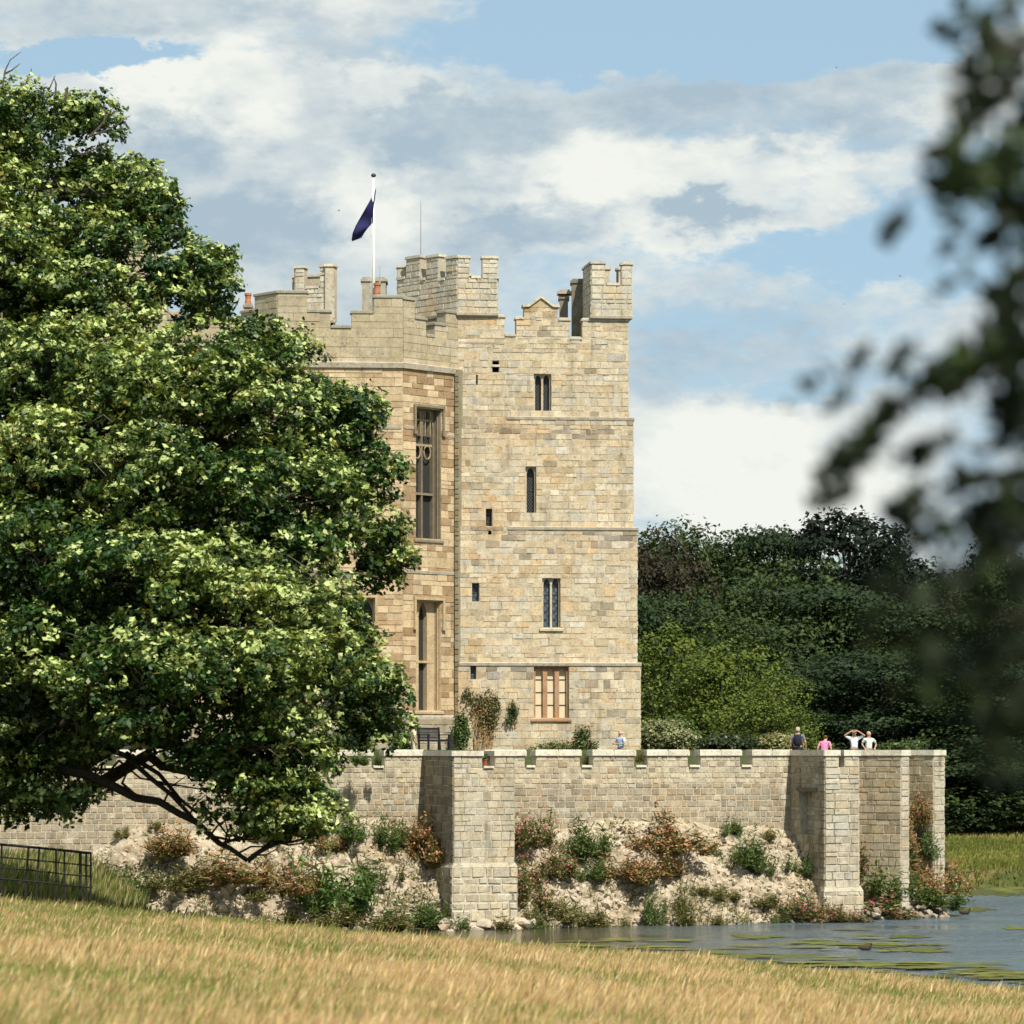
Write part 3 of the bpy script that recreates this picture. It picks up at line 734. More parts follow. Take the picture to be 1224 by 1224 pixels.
# building seen through the sycamore
hb = empty('rear_tower', (*plan(160, 158), ZC), 'pale stone tower glimpsed through gaps in the sycamore crown', 'castle tower')
q = MB((.40, .35, .28))
for (xa, xb, yt, yb_) in ((120, 186, 292, 372), (60, 214, 372, 900), (214, 290, 392, 900)):
    a = P(xa, yb_, 158); b = P(xb, yt, 158); q.box(a.x+.003, b.x, 158, 164-.01*(yt % 7), a.z, b.z)
hw = q.build('wall_core', M['mortar'], hb)
Fh = Face(plan(60, 157.98), plan(290, 157.98)); st_ = ashlar(Fh, [Fh.rect(60, 214, 372, 890), Fh.rect(120, 186, 292, 372), Fh.rect(214, 290, 392, 890)], [], .34, (.5, .9), T_BAYP, 530)
place_stones([s for s in st_ if s[1][0].z > zpy(520, 158)], hb, M['tower'], 120)
for k, (xa, xb) in enumerate(((122, 136), (148, 160), (172, 185))):
    coping(hb, Fh, Fh.U(xa), Fh.U(xb), zpy(292, 158)-.0, .5)

# flagpole, flag, masts
fpY = 144.0
fp = empty('flagpole', P(446.5, 372, fpY), 'tall white flagpole rising above the bay tower roof', 'flagpole')
q = MB((.78, .78, .76)); a = P(446.5, 400, fpY); b = P(446.5, 212, fpY); q.tube([a, b], [.085, .05], 10); q.build('pole', M['paint'], fp, smooth=True)
q = MB((.06, .05, .04)); q.lathe(b, [(.03, 0), (.09, .03), (.12, .09), (.09, .15), (.02, .19)], 10); q.build('finial', M['paint'], fp, smooth=True)
q = MB((.7, .7, .7)); q.tube([a+Vector((-.13, 0, .6)), b+Vector((-.07, 0, -.1))], .008, 4); q.build('halyard', M['paint'], fp)
q = MB((.5, .5, .48)); c = P(446, 281, fpY); q.bar(c+Vector((-.12, 0, 0)), c+Vector((.06, 0, 0)), .05); q.build('cleat', M['paint'], fp)
def flag():
    NU, NV = 16, 10; V = []; Fq = []; cs = []
    hoist = [(449.5, 225), (448, 238), (446.2, 250), (445.6, 266)]
    def lerp(l, t):
        x = t*(len(l)-1); i = min(int(x), len(l)-2); f = x-i; return (l[i][0]*(1-f)+l[i+1][0]*f, l[i][1]*(1-f)+l[i+1][1]*f)
    mid = [(441, 243), (437, 256), (439, 266), (439.5, 272)]
    fly = [(425, 270), (421.5, 279), (420, 289), (432, 284)]
    for j in range(NV+1):
        t = j/NV; h, m_, f = lerp(hoist, t), lerp(mid, t), lerp(fly, t)
        for i in range(NU+1):
            s = i/NU; x = (1-s)**2*h[0]+2*s*(1-s)*m_[0]+s*s*f[0]; y = (1-s)**2*h[1]+2*s*(1-s)*m_[1]+s*s*f[1]
            w = P(x, y, fpY-.1+.16*math.sin(s*9+t*7)*s+.5*s*(1-s)+.25*t*s); V.append(w)
    q = MB((.022, .022, .085))
    base = P(446.5, 268, fpY)
    q.add(V, [(j*(NU+1)+i, j*(NU+1)+i+1, (j+1)*(NU+1)+i+1, (j+1)*(NU+1)+i) for j in range(NV) for i in range(NU)])
    o = q.build('flag', M['cloth'], None, smooth=True); sd_ = o.modifiers.new('thickness', 'SOLIDIFY'); sd_.thickness = .01
    tag(o, 'dark navy blue flag drooping from the white flagpole', 'flag')
flag()
for (px, y0, y1, r_, lab) in ((503, 310, 240, .018, 'thin grey radio mast on the upper left turret'), (454, 335, 318, .012, 'short thin aerial just right of the flagpole')):
    a = P(px, y0+6, 146.5); b = P(px, y1, 146.5); e = empty('radio_mast', a, lab, 'aerial')
    q = MB((.25, .25, .25)); q.tube([a, a+(b-a)*.5, b], [r_*1.4, r_, r_*.6], 6); q.build('mast', M['paint'], e)
    q = MB((.3, .3, .3)); q.box(a.x-.05, a.x+.05, a.y-.05, a.y+.05, a.z, a.z+.25); q.build('bracket', M['paint'], e)

# ------------------------------------------------------------------ TERRACE WALL
tt = Vector((math.cos(R(20)), math.sin(R(20)), 0)); tn = Vector((tt.y, -tt.x, 0)); O = Vector((.17, 131, 0))
MAIN0 = O+tt*(-30); Bp = O+tt*12.1
FW = Face((MAIN0.x, MAIN0.y), (Bp.x, Bp.y))
Cp = Bp+tn*3.3; Dp = Cp+tt*1.52
def v2(v): return (v[0], v[1])
E = plan(1022, 136.0); Fp_ = plan(1077, 134.9); G = plan(1086, 135.2); H = plan(1082, 140.2); I = plan(1116, 139.2); J = plan(1128.5, 139.6)
ZT = ZC-.03              # coping top level
ztb = ZC-3.35            # wall foot
COPH = .25
tr = empty('terrace_wall', FW.p(30, 0, 0), 'long grey-buff retaining wall of the castle terrace with pale crenels, left of the stepped corner', 'wall')
core = MB((.42, .375, .29)); sto = []
cren = [(-4, 11), (60, 75), (124, 139), (188, 203), (252, 267), (316, 331), (380, 396), (444, 460), (627, 641), (693, 709), (758, 774), (822, 837.5), (884.5, 899.5)]
Lb, Rb = FW.U(507), FW.U(507)+2.5       # buttress on the wall line
zs = ZT-.72
rects = [(0, FW.L, ztb-1.2, zs)]; u = 0.0; TH = .5
ms = []
for (a, b) in cren:
    ms.append((u, FW.U(a))); u = FW.U(b)
ms.append((u, FW.L))
for (a, b) in ms:
    rects.append((a, b, zs, ZT-COPH))
grid_wall(core, FW, rects, [], TH)
for (a, b) in ms:
    parts = [(a, b)]
    if a < Lb < b: parts = [(a, Lb-.08)] + ([(Rb+.08, b)] if b > Rb+.3 else [])
    for (p, q_) in parts:
        n = max(1, round((q_-p)/1.15)); 
        for k in range(n):
            x0 = p+(q_-p)*k/n; x1 = p+(q_-p)*(k+1)/n; m = MB(mulc(random, (.60, .56, .46), .88, 1.06))
            o0 = .06 if k == 0 else -.006; o1 = .06 if k == n-1 else -.006
            fbox(m, FW, x0-o0, x1+o1, -TH-.07, .09, ZT-COPH, ZT-.05); fbox(m, FW, x0-o0+.02, x1+o1-.02, -TH-.03, .05, ZT-.05, ZT)
            m.build('coping_stone', M['coping'], tr)
for (a, b) in cren:
    m = MB((.60, .56, .46)); fbox(m, FW, FW.U(a)+.064, FW.U(b)-.064, -TH-.05, .09, zs-.0, zs+.09); m.build('crenel_sill', M['coping'], tr)
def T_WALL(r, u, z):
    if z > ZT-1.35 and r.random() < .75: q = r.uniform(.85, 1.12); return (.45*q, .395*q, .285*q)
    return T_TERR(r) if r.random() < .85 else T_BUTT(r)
ra = [r_ for r_ in rects]
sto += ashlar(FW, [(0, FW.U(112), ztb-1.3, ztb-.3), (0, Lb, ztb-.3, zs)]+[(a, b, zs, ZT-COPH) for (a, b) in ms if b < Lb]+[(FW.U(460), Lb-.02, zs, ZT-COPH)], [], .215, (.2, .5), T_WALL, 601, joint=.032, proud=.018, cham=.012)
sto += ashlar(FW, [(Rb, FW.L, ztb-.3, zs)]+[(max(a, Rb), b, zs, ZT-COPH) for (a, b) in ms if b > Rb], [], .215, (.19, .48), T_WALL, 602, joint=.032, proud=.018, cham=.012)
core.build('wall_core', M['mortar'], tr)
sto = [s for s in sto if True]
place_stones(sto, tr, M['terrace'])

# big square buttress
bu = empty('buttress', FW.p(Lb+1.3, 1.6, 0), 'big square stone buttress with pale front and dark left side in the terrace wall', 'buttress')
l0 = FW.p(Lb, -.2, 0); l1 = FW.p(Lb, 3.6, 0); r1 = FW.p(Rb, 3.6, 0); r0 = FW.p(Rb, -.2, 0)
FL = Face(v2(l0), v2(l1)); FF = Face(v2(l1), v2(r1)); FR = Face(v2(r1), v2(r0))
core = MB((.48, .44, .35)); zpn = FF.Z(1033, 580)
for F in (FL, FF, FR):
    e = .0
    crn = []
    if F is FF: crn = [(FF.U(576), FF.U(591.5))]
    rc = [(e, F.L, -.6, zs)]
    xs = [0]+[x for c in crn for x in c]+[F.L]
    for k in range(0, len(xs), 2): rc.append((xs[k], xs[k+1], zs, ZT-COPH))
    grid_wall(core, F, rc, [], .55)
    for k in range(0, len(xs), 2):
        m = MB(mulc(random, (.60, .56, .46), .88, 1.06))
        fbox(m, F, xs[k]-.05, xs[k+1]+.05, -.6, .09, ZT-COPH, ZT-.05+(.002 if F is FF else 0)); m.build('coping_stone', M['coping'], bu)
    if F is FF:
        m = MB((.6, .56, .46)); fbox(m, F, crn[0][0]+.06, crn[0][1]-.06, -.6, .09, zs, zs+.08); m.build('crenel_sill', M['coping'], bu)
inner = MB((.25, .24, .2)); q0 = [FF.p(.1, -.5, 0), FF.p(FF.L-.1, -.5, 0), FW.p(Rb-.1, .05, 0), FW.p(Lb+.1, .05, 0)]
inner.hexa([(v.x, v.y, -.5) for v in q0]+[(v.x, v.y, ZT-.9) for v in q0]); inner.build('fill', M['soil'], bu)
core.build('wall_core', M['mortar'], bu)
sb = ashlar(FF, [(0, FF.L, zpn, zs), (0, FF.U(576), zs, ZT-COPH), (FF.U(591.5), FF.L, zs, ZT-COPH)], [], .27, (.26, .5), T_BUTT, 611, joint=.02, rough=.008, proud=.02, cham=.012)
sb += ashlar(FL, [(0, FL.L, zpn, ZT-COPH)], [], .29, (.3, .8), T_DARK, 612, joint=.02, rough=.01)  # left side in darker stones, its shade put into the colour
sb += ashlar(FR, [(0, FR.L, zpn, ZT-COPH)], [], .29, (.3, .8), T_BUTT, 613)
# plinth, a little wider, with weathered top
Fq = [FL.off(.1), FF.off(.1), FR.off(.1)]
for F in Fq:
    F2 = F; u0, u1 = -.1, F.L+.1
    if F is Fq[0]: u0 = 0
    if F is Fq[2]: u1 = F.L
    fbox(core := MB((.46, .42, .33)), F, u0, u1, -.35, 0, -.5, zpn-.12); core.build('plinth_core', M['mortar'], bu)
    sb += ashlar(F, [(u0, u1, -.3, zpn-.1)], [], .36, (.3, .75), T_BUTT if F is not Fq[0] else T_MID, 615, joint=.035, rough=.02, cham=.035)  # left plinth face also toned down, shade put into the stone colour
    m = MB((.40, .365, .28)); m.hexa([F.p(u0, .02, zpn-.12), F.p(u1, .02, zpn-.12), F.p(u1, -.35, zpn-.12), F.p(u0, -.35, zpn-.12), F.p(u0+.08, -.085, zpn+.06), F.p(u1-.08, -.085, zpn+.06), F.p(u1, -.35, zpn+.06), F.p(u0, -.35, zpn+.06)]); m.build('weathering', M['coping'], bu)
place_stones(sb, bu, M['terrace'])

# stepped corner
T_ST = pal((.38, .325, .22, 4), (.32, .26, .16, 3), (.40, .36, .27, 2), (.19, .16, .11, 1.4))
cb = empty('corner_bastion', (14, 136, 0), 'stepped right-hand corner of the terrace wall with a blocked doorway and four upright faces', 'wall')
core = MB((.44, .40, .32)); sc_ = []
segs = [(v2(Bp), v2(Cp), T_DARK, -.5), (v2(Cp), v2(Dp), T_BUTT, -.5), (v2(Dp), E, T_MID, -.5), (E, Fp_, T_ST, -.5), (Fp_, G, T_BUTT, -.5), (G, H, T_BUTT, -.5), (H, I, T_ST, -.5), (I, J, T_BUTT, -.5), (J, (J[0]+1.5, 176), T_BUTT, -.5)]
T_CL = pal((.36, .31, .22, 4), (.28, .235, .15, 3), (.22, .19, .13, 1.5), (.42, .39, .31, 2))
for k, (a, b, tone, zb_) in enumerate(segs):
    if k in (2, 5): F = Face(a, b); F.n = Vector((abs(F.n.x), F.n.y if F.n.x > 0 else -F.n.y, 0))
    else: F = Face(a, b)
    holes = []
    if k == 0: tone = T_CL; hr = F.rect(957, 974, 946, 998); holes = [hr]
    crn = []
    if k == 1: cu = F.U(1002.5); crn = [cu, cu+.25]
    xs = [0]+crn+[F.L]
    rc = [(0, F.L, -.6, zs)]+[(xs[i], xs[i+1], zs, ZT-COPH) for i in range(0, len(xs), 2)]
    grid_wall(core, F, rc, holes, .5)
    for i in range(0, len(xs), 2):
        n = max(1, round((xs[i+1]-xs[i])/1.3))
        for j in range(n):
            x0 = xs[i]+(xs[i+1]-xs[i])*j/n; x1 = xs[i]+(xs[i+1]-xs[i])*(j+1)/n
            m = MB(mulc(random, (.60, .56, .46), .88, 1.06)); dz = .003*(k % 3)
            fbox(m, F, x0-(.05 if j == 0 else -.005), x1+(.05 if j == n-1 else -.005), -.56, .08, ZT-COPH-dz, ZT-.02-dz); m.build('coping_stone', M['coping'], cb)
            if k == 8 and j > 4: break
    zfoot = -.4
    if k == 8: sc_ += ashlar(F, [(0, 12, zfoot, ZT-COPH)], [], .4, (.5, 1.), tone, 630+k); continue
    hi = .3 if k in (3, 6) else .27
    sc_ += ashlar(F, rc[:1]+rc[1:], holes, hi, (.3, .7), tone, 630+k, joint=.022, rough=.012)
    if k == 0:
        # blocked doorway: recessed infill stones + lintel
        Fi = F.off(-.3); q = MB((.36, .32, .24)); fbox(q, Fi, hr[0], hr[1], -.15, 0, hr[2], hr[3]); q.build('blocked_doorway', M['mortar'], cb)
        sc_ += ashlar(Fi, [hr], [], .2, (.3, .6), T_MID, 650)
        m = MB((.14, .125, .1)); fbox(m, F, hr[0]-.25, hr[1]+.3, -.02, .1, hr[3]+.01, hr[3]+.16); m.build('lintel', M['coping'], cb)
    if k == 1:
        # plinth of the projecting pier
        zq = F.Z(1062, 1005); Fo = F.off(.1); u0, u1 = -.1, F.L+.15
        q = MB((.46, .42, .33)); fbox(q, Fo, u0, u1, -.5, 0, -.5, zq-.1); q.build('plinth_core', M['mortar'], cb)
        sc_ += ashlar(Fo, [(u0, u1, -.4, zq-.1)], [], .26, (.3, .6), T_BUTT, 651, joint=.035, rough=.015)
        m = MB((.40, .365, .28)); m.hexa([Fo.p(u0, .02, zq-.12), Fo.p(u1, .02, zq-.12), Fo.p(u1, -.35, zq-.12), Fo.p(u0, -.35, zq-.12), Fo.p(u0+.08, -.085, zq+.08), Fo.p(u1-.08, -.085, zq+.08), Fo.p(u1, -.35, zq+.08), Fo.p(u0, -.35, zq+.08)]); m.build('weathering', M['coping'], cb)
    if k in (3, 6):   # pale dressed quoins at their right end are the next face; add a drain slot
        m = MB((.05, .045, .04)); fbox(m, F, F.L*.62, F.L*.62+.08, 0, .035, ZT-3.2, ZT-2.2); 
core.build('wall_core', M['mortar'], cb)
place_stones(sc_, cb, M['terrace'])

# terrace ground inside the walls
tg = MB((.09, .085, .06))
def inset(F, u, d): v = F.p(u, -d, 0); return (v.x, v.y)
poly = [inset(FW, 0, .45), inset(FW, FW.L+.2, .45), (Cp.x+.35, Cp.y+.6), (Dp.x-.2, Dp.y+.5), (E[0]-.1, E[1]+.45), (Fp_[0], Fp_[1]+.5), (G[0]-.3, G[1]+.5), (H[0]-.3, H[1]+.5), (I[0], I[1]+.5), (J[0]-.4, J[1]+.5), (J[0]+1, 176), (-35, 176)]
n = len(poly); zg = ZC-.9
tg.add([(*p, zg) for p in poly]+[(*p, -1) for p in poly], [tuple(range(n))]+[(i, (i+1) % n, n+(i+1) % n, n+i) for i in range(n)][:0])
o = tg.build('terrace_path', M['soil'], None, kind='structure')
tg = MB((.05, .06, .025)); lo = []; hi_ = []
up = [FW.p(0, -4.2, 0), FW.p(FW.L-1, -4.6, 0), Vector((15, 141.5, 0)), Vector((17.6, 144.5, 0)), Vector((18.5, 174, 0)), Vector((-34, 174, 0))]
cc = Vector((-2, 156, 0)); n = len(up)
top = [v+(cc-v).normalized()*1.8 for v in up]
tg.add([(v.x, v.y, zg-.02) for v in up]+[(v.x, v.y, ZC-.05) for v in top], [tuple(range(n, 2*n))]+[(i, (i+1) % n, n+(i+1) % n, n+i) for i in range(n)])
tg.build('terrace_lawn', M['soil'], None, kind='structure')

# ------------------------------------------------------------------ terrain + water
def sstep(x, a, b): t = np.clip((x-a)/(b-a), 0, 1); return t*t*(3-2*t)
def ground_h(x, y):
    x = np.asarray(x, float); y = np.asarray(y, float)
    pl = ZC-2.05-.0405*y-.086*np.clip(x, -60, 25)
    pl = np.where(y < 0, ZC-2.05-.01*y-.086*np.clip(x, -60, 25)*np.clip(1+y/40, 0, 1), pl)
    pl = np.maximum(pl, -.9+0*x)
    w = sstep(x, -16.5, -5)          # moat opens to the right
    fall = sstep(y, 89, 101)*w
    lf = sstep(y, 93, 118)*(1-sstep(x, -17.5, -13)); pl = pl*(1-lf)+np.maximum(pl, 2.45)*lf
    h = pl*(1-fall)+(-1.2)*fall
    # left meadow beyond
    far = sstep(y, 163, 167)*1.0+np.clip((y-167)/70, 0, 1.6)*1.0-.2
    fr_ = sstep(y-np.where(x < 14, 200, 0), 162, 166.5)
    h = h*(1-fr_)+far*fr_
    left = sstep(-x, 22, 40)*sstep(y, 110, 150)
    h = h*(1-left)+2.5*left
    return h
xs = np.concatenate([np.linspace(-1500, -70, 16), np.linspace(-66, 66, 150), np.linspace(70, 1500, 16)])
ys = np.concatenate([np.linspace(-300, -5, 12), np.linspace(0, 260, 330), np.linspace(270, 2500, 26)])
X, Y_ = np.meshgrid(xs, ys); Z = ground_h(X, Y_)
Z += np.where((Y_ > 10) & (Y_ < 125), .05*np.sin(X*1.7+Y_*.6)+.04*np.sin(X*.7-Y_*1.3), 0)
nx, ny = len(xs), len(ys); V = np.stack([X, Y_, Z], -1).reshape(-1, 3)
ii = np.arange(nx-1)[None, :]+np.arange(ny-1)[:, None]*nx; ii = ii.ravel()
link('ground', npmesh('ground', V, np.stack([ii, ii+1, ii+nx+1, ii+nx], 1), None, M['ground'], True), kind='structure')
wv = [(-25, 84, 0), (400, 84, 0), (400, 200, 0), (-25, 200, 0)]
me = D.meshes.new('water'); me.from_pydata(wv, [], [(0, 1, 2, 3)]); me.materials.append(M['water']); link('water', me, kind='structure')
# duckweed mats: thin irregular green sheets
al = MB((.16, .20, .03)); r = random.Random(5)
def mat_sheet(cx, cy, rx, ry, z, col):
    n = 64; ph = [r.uniform(0, 6) for _ in range(4)]; vs = [(cx, cy, z)]
    for k in range(n):
        a = 2*math.pi*k/n; q = 1+.22*math.sin(3*a+ph[0])+.16*math.sin(5*a+ph[1])+.1*math.sin(9*a+ph[2])+.12*math.sin(17*a+ph[3])+r.uniform(-.13, .13); vs.append((cx+rx*q*math.cos(a), cy+ry*q*math.sin(a), z))
    al.add(vs, [(0, 1+k, 1+(k+1) % n) for k in range(n)], col)
def wp(px, py): Y = ZC*FPX/(py-895); return (px-612)/FPX*Y, Y
i = 0
for (px, py, w, h) in [(900, 1143, 190, 2.5), (1060, 1153, 240, 3), (1200, 1163, 110, 2.5), (1040, 1131, 75, 3), (1170, 1066, 95, 5), (1220, 1064, 60, 5), (980, 1127, 60, 2.5), (1085, 1120, 45, 2),
                       (1160, 1087, 50, 2.5), (1215, 1110, 30, 2), (1100, 1136, 60, 3), (905,1120,60,2)]:
    x, Yc = wp(px, py); dY = abs(wp(px, py-h)[1]-wp(px, py+h)[1])/2; mat_sheet(x, Yc, w/2/FPX*Yc, dY, .004+.004*(i % 4)+.001*i, mulc(r, (.095, .105, .03), .7, 1.15)); i += 1
for k in range(240):
    px = r.uniform(680, 1260); b_ = 1128+(px-680)*.062; py = r.choice([r.uniform(b_-3, b_+14), r.uniform(b_, b_+14), r.uniform(1060, 1071), r.uniform(1112, 1140) if px < 1130 else b_+8])
    if px < 1000 and py < 1122: continue
    x, Yc = wp(px, py); s = r.uniform(.06, .4); mat_sheet(x, Yc, s*2.2, s, .03+.0002*k, mulc(r, (.13, .135, .035), .6, 1.3))
al.build('duckweed', M['soil'], None, kind='stuff')

# ------------------------------------------------------------------ rubble slope
def slope_pt(px, t):
    """point on the battered rubble, t=0 at wall foot, 1 at the water"""
    pass
NS, NTt = 560, 84
u_a, u_b = FW.U(96)-.5, FW.L-.02
us_ = np.linspace(u_a, u_b, NS)
def fbm(x, y, z, o=4):
    v = 0; a = 1
    for _ in range(o): v += a*mnoise.noise((x, y, z)); a *= .5; x *= 2.1; y *= 2.1; z *= 2.1
    return v
V = np.zeros((NS, NTt, 3)); CC = np.zeros((NS, NTt, 3))
for i, u in enumerate(us_):
    px_u = u
    run = 3.9+.4*math.sin(u*.9)
    topz = ztb+.28+.22*math.sin(u*.55+1)+.12*math.sin(u*1.9)
    fade = min(1, max(0, (u-u_a)/3)); topz = topz*fade+(ztb-1.1)*(1-fade); 
    for j in range(NTt):
        t = j/(NTt-1)
        n_ = .02+run*(t**.9)
        z = topz-(topz+.35)*(t**1.02)
        q = FW.p(u, n_, z)
        d = .24*fbm(q.x*.45, q.z*.6, 3.1, 3)+.17*fbm(q.x*1.6, q.y*1.6, q.z*1.9, 5)
        st = abs(mnoise.noise((q.x*2.3, q.y*2.3, q.z*3.1))); d -= .2*(1-min(1, st*6)); st2 = abs(mnoise.noise((q.x*4.3+9, q.y*4.3, q.z*6.1))); d -= .09*(1-min(1, st2*5))
        d *= min(1, t*6)
        q = q+FW.n*d*.8+Vector((0, 0, d*.6)); V[i, j] = q
        g = .5+.5*mnoise.noise((q.x*1.3, q.y, q.z*1.3)); g2 = max(0, mnoise.noise((q.x*3.1, q.y*3, q.z*4.3))-.05)*1.6; g = g*.9+g2; CC[i, j] = (.52-.22*g, .445-.195*g, .34-.17*g)
ii = (np.arange(NS-1)[:, None]*NTt+np.arange(NTt-1)[None, :]).ravel()
rub = empty('rubble_slope', FW.p(30, 2, 0), 'pale crumbling rubble slope below the terrace wall, running down to the moat', 'stone bank')
off = np.array(worldloc(rub))
link('slope_face', npmesh('slope_face', V.reshape(-1, 3)-off, np.stack([ii, ii+NTt, ii+NTt+1, ii+1], 1), CC.reshape(-1, 3), M['rubble'], True), rub)
SLV = V
def prj(v): return 612+FPX*v[..., 0]/v[..., 1], 895-FPX*(v[..., 2]-ZC)/v[..., 1]
SPX, SPY = prj(SLV)
def on_slope(px, py):
    d = (SPX-px)**2+(SPY-py)**2; k = np.unravel_index(np.argmin(d), d.shape); return Vector(SLV[k]), d[k]
ico = [(0, 0, 1)]+[(.894*math.cos(a), .894*math.sin(a), .447) for a in [2*math.pi*k/5 for k in range(5)]]+[(.894*math.cos(a), .894*math.sin(a), -.447) for a in [2*math.pi*(k+.5)/5 for k in range(5)]]+[(0, 0, -1)]
icf = [(0, 1+k, 1+(k+1) % 5) for k in range(5)]+[(1+k, 6+k, 1+(k+1) % 5) for k in range(5)]+[(1+(k+1) % 5, 6+k, 6+(k+1) % 5) for k in range(5)]+[(11, 6+(k+1) % 5, 6+k) for k in range(5)]
T_RUB = pal((.52, .45, .355, 5), (.45, .385, .295, 3), (.38, .32, .24, 2), (.54, .49, .41, 2), (.26, .22, .16, 1.4), (.46, .34, .24, .7))
r = random.Random(11); rocks = []
def rock(q, sx, sy, sz):
    a = r.uniform(0, 6.28); ca, sa = math.cos(a), math.sin(a); tl = r.uniform(-.5, .5); vs = []
    for v in ico:
        k = r.uniform(.5, 1.25); x, y, z = v[0]*sx*k, v[1]*sy*k, v[2]*sz*k
        x, z = x*math.cos(tl)-z*math.sin(tl), x*math.sin(tl)+z*math.cos(tl)
        vs.append(Vector((q.x+x*ca-y*sa, q.y+x*sa+y*ca, q.z+z)))
    return (sx*sz, vs, icf, T_RUB(r))
for k in range(5200):
    i = r.randrange(3, NS-2); j = int(NTt*r.random()**.8); j = min(j, NTt-1); q = Vector(SLV[i, j]); s = r.uniform(.035, .12)*(2.2 if r.random() < .13 else 1); q -= FW.n*s*.35; q.z -= s*.3
    rocks.append(rock(q, s*r.uniform(.9, 1.8), s, s*r.uniform(.5, .95)))
# foot stones at the waterline and round the buttress
for k in range(170):
    i = r.randrange(0, NS-2); q = Vector(SLV[i, NTt-8]); q.z = r.uniform(-.1, .15); q += FW.n*r.uniform(-.4, .25); s = r.uniform(.15, .34); s *= .6; k_ = rock(q, s*1.5, s, s*.8); rocks.append((k_[0], k_[1], k_[2], mulc(r, k_[3], .4, .7)))
for k in range(40):
    q = FF.p(r.uniform(-.5, FF.L+.5), r.uniform(.1, .7), r.uniform(-.1, .3)); s = r.uniform(.15, .35); rocks.append(rock(q, s*1.5, s, s*.8))
# small talus piles around the stepped corner
for k in range(330):
    t = r.random(); px = r.uniform(1024, 1132); Yb = 135.4+(px-1024)*.03+r.uniform(-2.4, .6); h = max(0, 1.9-abs(Yb-139.5)*.0-(r.random())*1.9)*(1 if px < 1090 else .6)
    q = P(px, 900, Yb-.3); q.z = r.uniform(-.1, max(.1, h*(.3+.7*min(1, max(0, (Yb-134.5)/3))))); s = r.uniform(.08, .22); k_ = rock(q, s*1.4, s, s*.8); rocks.append((k_[0], k_[1], k_[2], mulc(r, k_[3], .45, .8)))
place_stones(rocks, rub, M['rubble'], 300, 'loose_rubble')

# ------------------------------------------------------------------ foliage tools
def leaves(C, Nrm, size, aspect=.6, seed=0):
    """C (n,3) centres, Nrm (n,3) normals, size (n,) half length -> V,F quads"""
    g = np.random.default_rng(seed); n = len(C)
    Nrm = Nrm/np.linalg.norm(Nrm, axis=1, keepdims=True)
    rnd = g.normal(size=(n, 3)); A = np.cross(Nrm, rnd); A /= np.linalg.norm(A, axis=1, keepdims=True)+1e-9; B = np.cross(Nrm, A)
    s = size[:, None]; bend = Nrm*s*.25
    V = np.stack([C+A*s, C+B*s*aspect-bend*.6+A*s*.15, C-A*s, C-B*s*aspect-bend*.6+A*s*.15], 1).reshape(-1, 3)
    F = np.arange(n*4).reshape(-1, 4); return V, F
def rdir(g, n): v = g.normal(size=(n, 3)); return v/np.linalg.norm(v, axis=1, keepdims=True)
def foliage(lobes, ncl, per, spread, size, cols, seed, up=.5, inner=.15, pale=None, palefrac=.2, flat=1., lo=-.5, vary=0):
    """lobes: (cx,cy,cz,rx,ry,rz). returns V,F,col"""
    g = np.random.default_rng(seed); L = np.array(lobes, float)
    w = (L[:, 3]*L[:, 4]+L[:, 3]*L[:, 5]+L[:, 4]*L[:, 5]); w /= w.sum()
    id_ = g.choice(len(L), size=int(ncl*1.7), p=w); d = rdir(g, len(id_))
    keep = (d[:, 2] > lo) | (g.random(len(id_)) < .25); id_ = id_[keep][:ncl]; d = d[keep][:ncl]; n = len(id_)
    # lumpy shell
    lump = 1+.16*np.sin(d[:, 0]*5+id_*1.7)*np.cos(d[:, 1]*6+id_)+.12*np.sin(d[:, 2]*9+id_*2.3)
    rad = np.where(g.random(n) < inner, g.random(n)**.5, 1-np.abs(g.normal(size=n))*.11)*lump
    c = L[id_, :3]+d*L[id_, 3:6]*rad[:, None]
    tint = g.random(n)
    cc = np.repeat(c, per, 0); dd = np.repeat(d, per, 0)
    jit = g.normal(size=(n*per, 3))*spread*np.array([1, 1, flat]); P_ = cc+jit
    nr = dd*.55+np.array([0, 0, up])+g.normal(size=(n*per, 3))*.45
    sz = size*g.uniform(.6, 1.25, n*per)
    V, F = leaves(P_, nr, sz, .62, seed+1)
    base = np.array(cols)[g.integers(0, len(cols), n)]; base = np.repeat(base, per, 0)*g.uniform(.75, 1.3, (n*per, 1))
    if vary:
        big = np.sin(c[:, 0]*.55+1.3*np.sin(c[:, 2]*.4))*np.cos(c[:, 2]*.6+c[:, 1]*.5); lv = g.normal(size=len(L))[id_]*.5+big
        lv = np.repeat(lv, per)[:, None]; base = base*np.exp(lv*.22*vary)*np.array([1+0*lv[0, 0], 1, 1]); base[:, 0] *= np.exp(.25*vary*lv[:, 0])
        palefrac = np.clip(palefrac+.32*lv[:, 0], .04, .92)
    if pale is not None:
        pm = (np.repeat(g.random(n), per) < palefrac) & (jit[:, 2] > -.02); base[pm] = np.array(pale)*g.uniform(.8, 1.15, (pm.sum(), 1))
    return V, F, np.repeat(base, 4, 0)

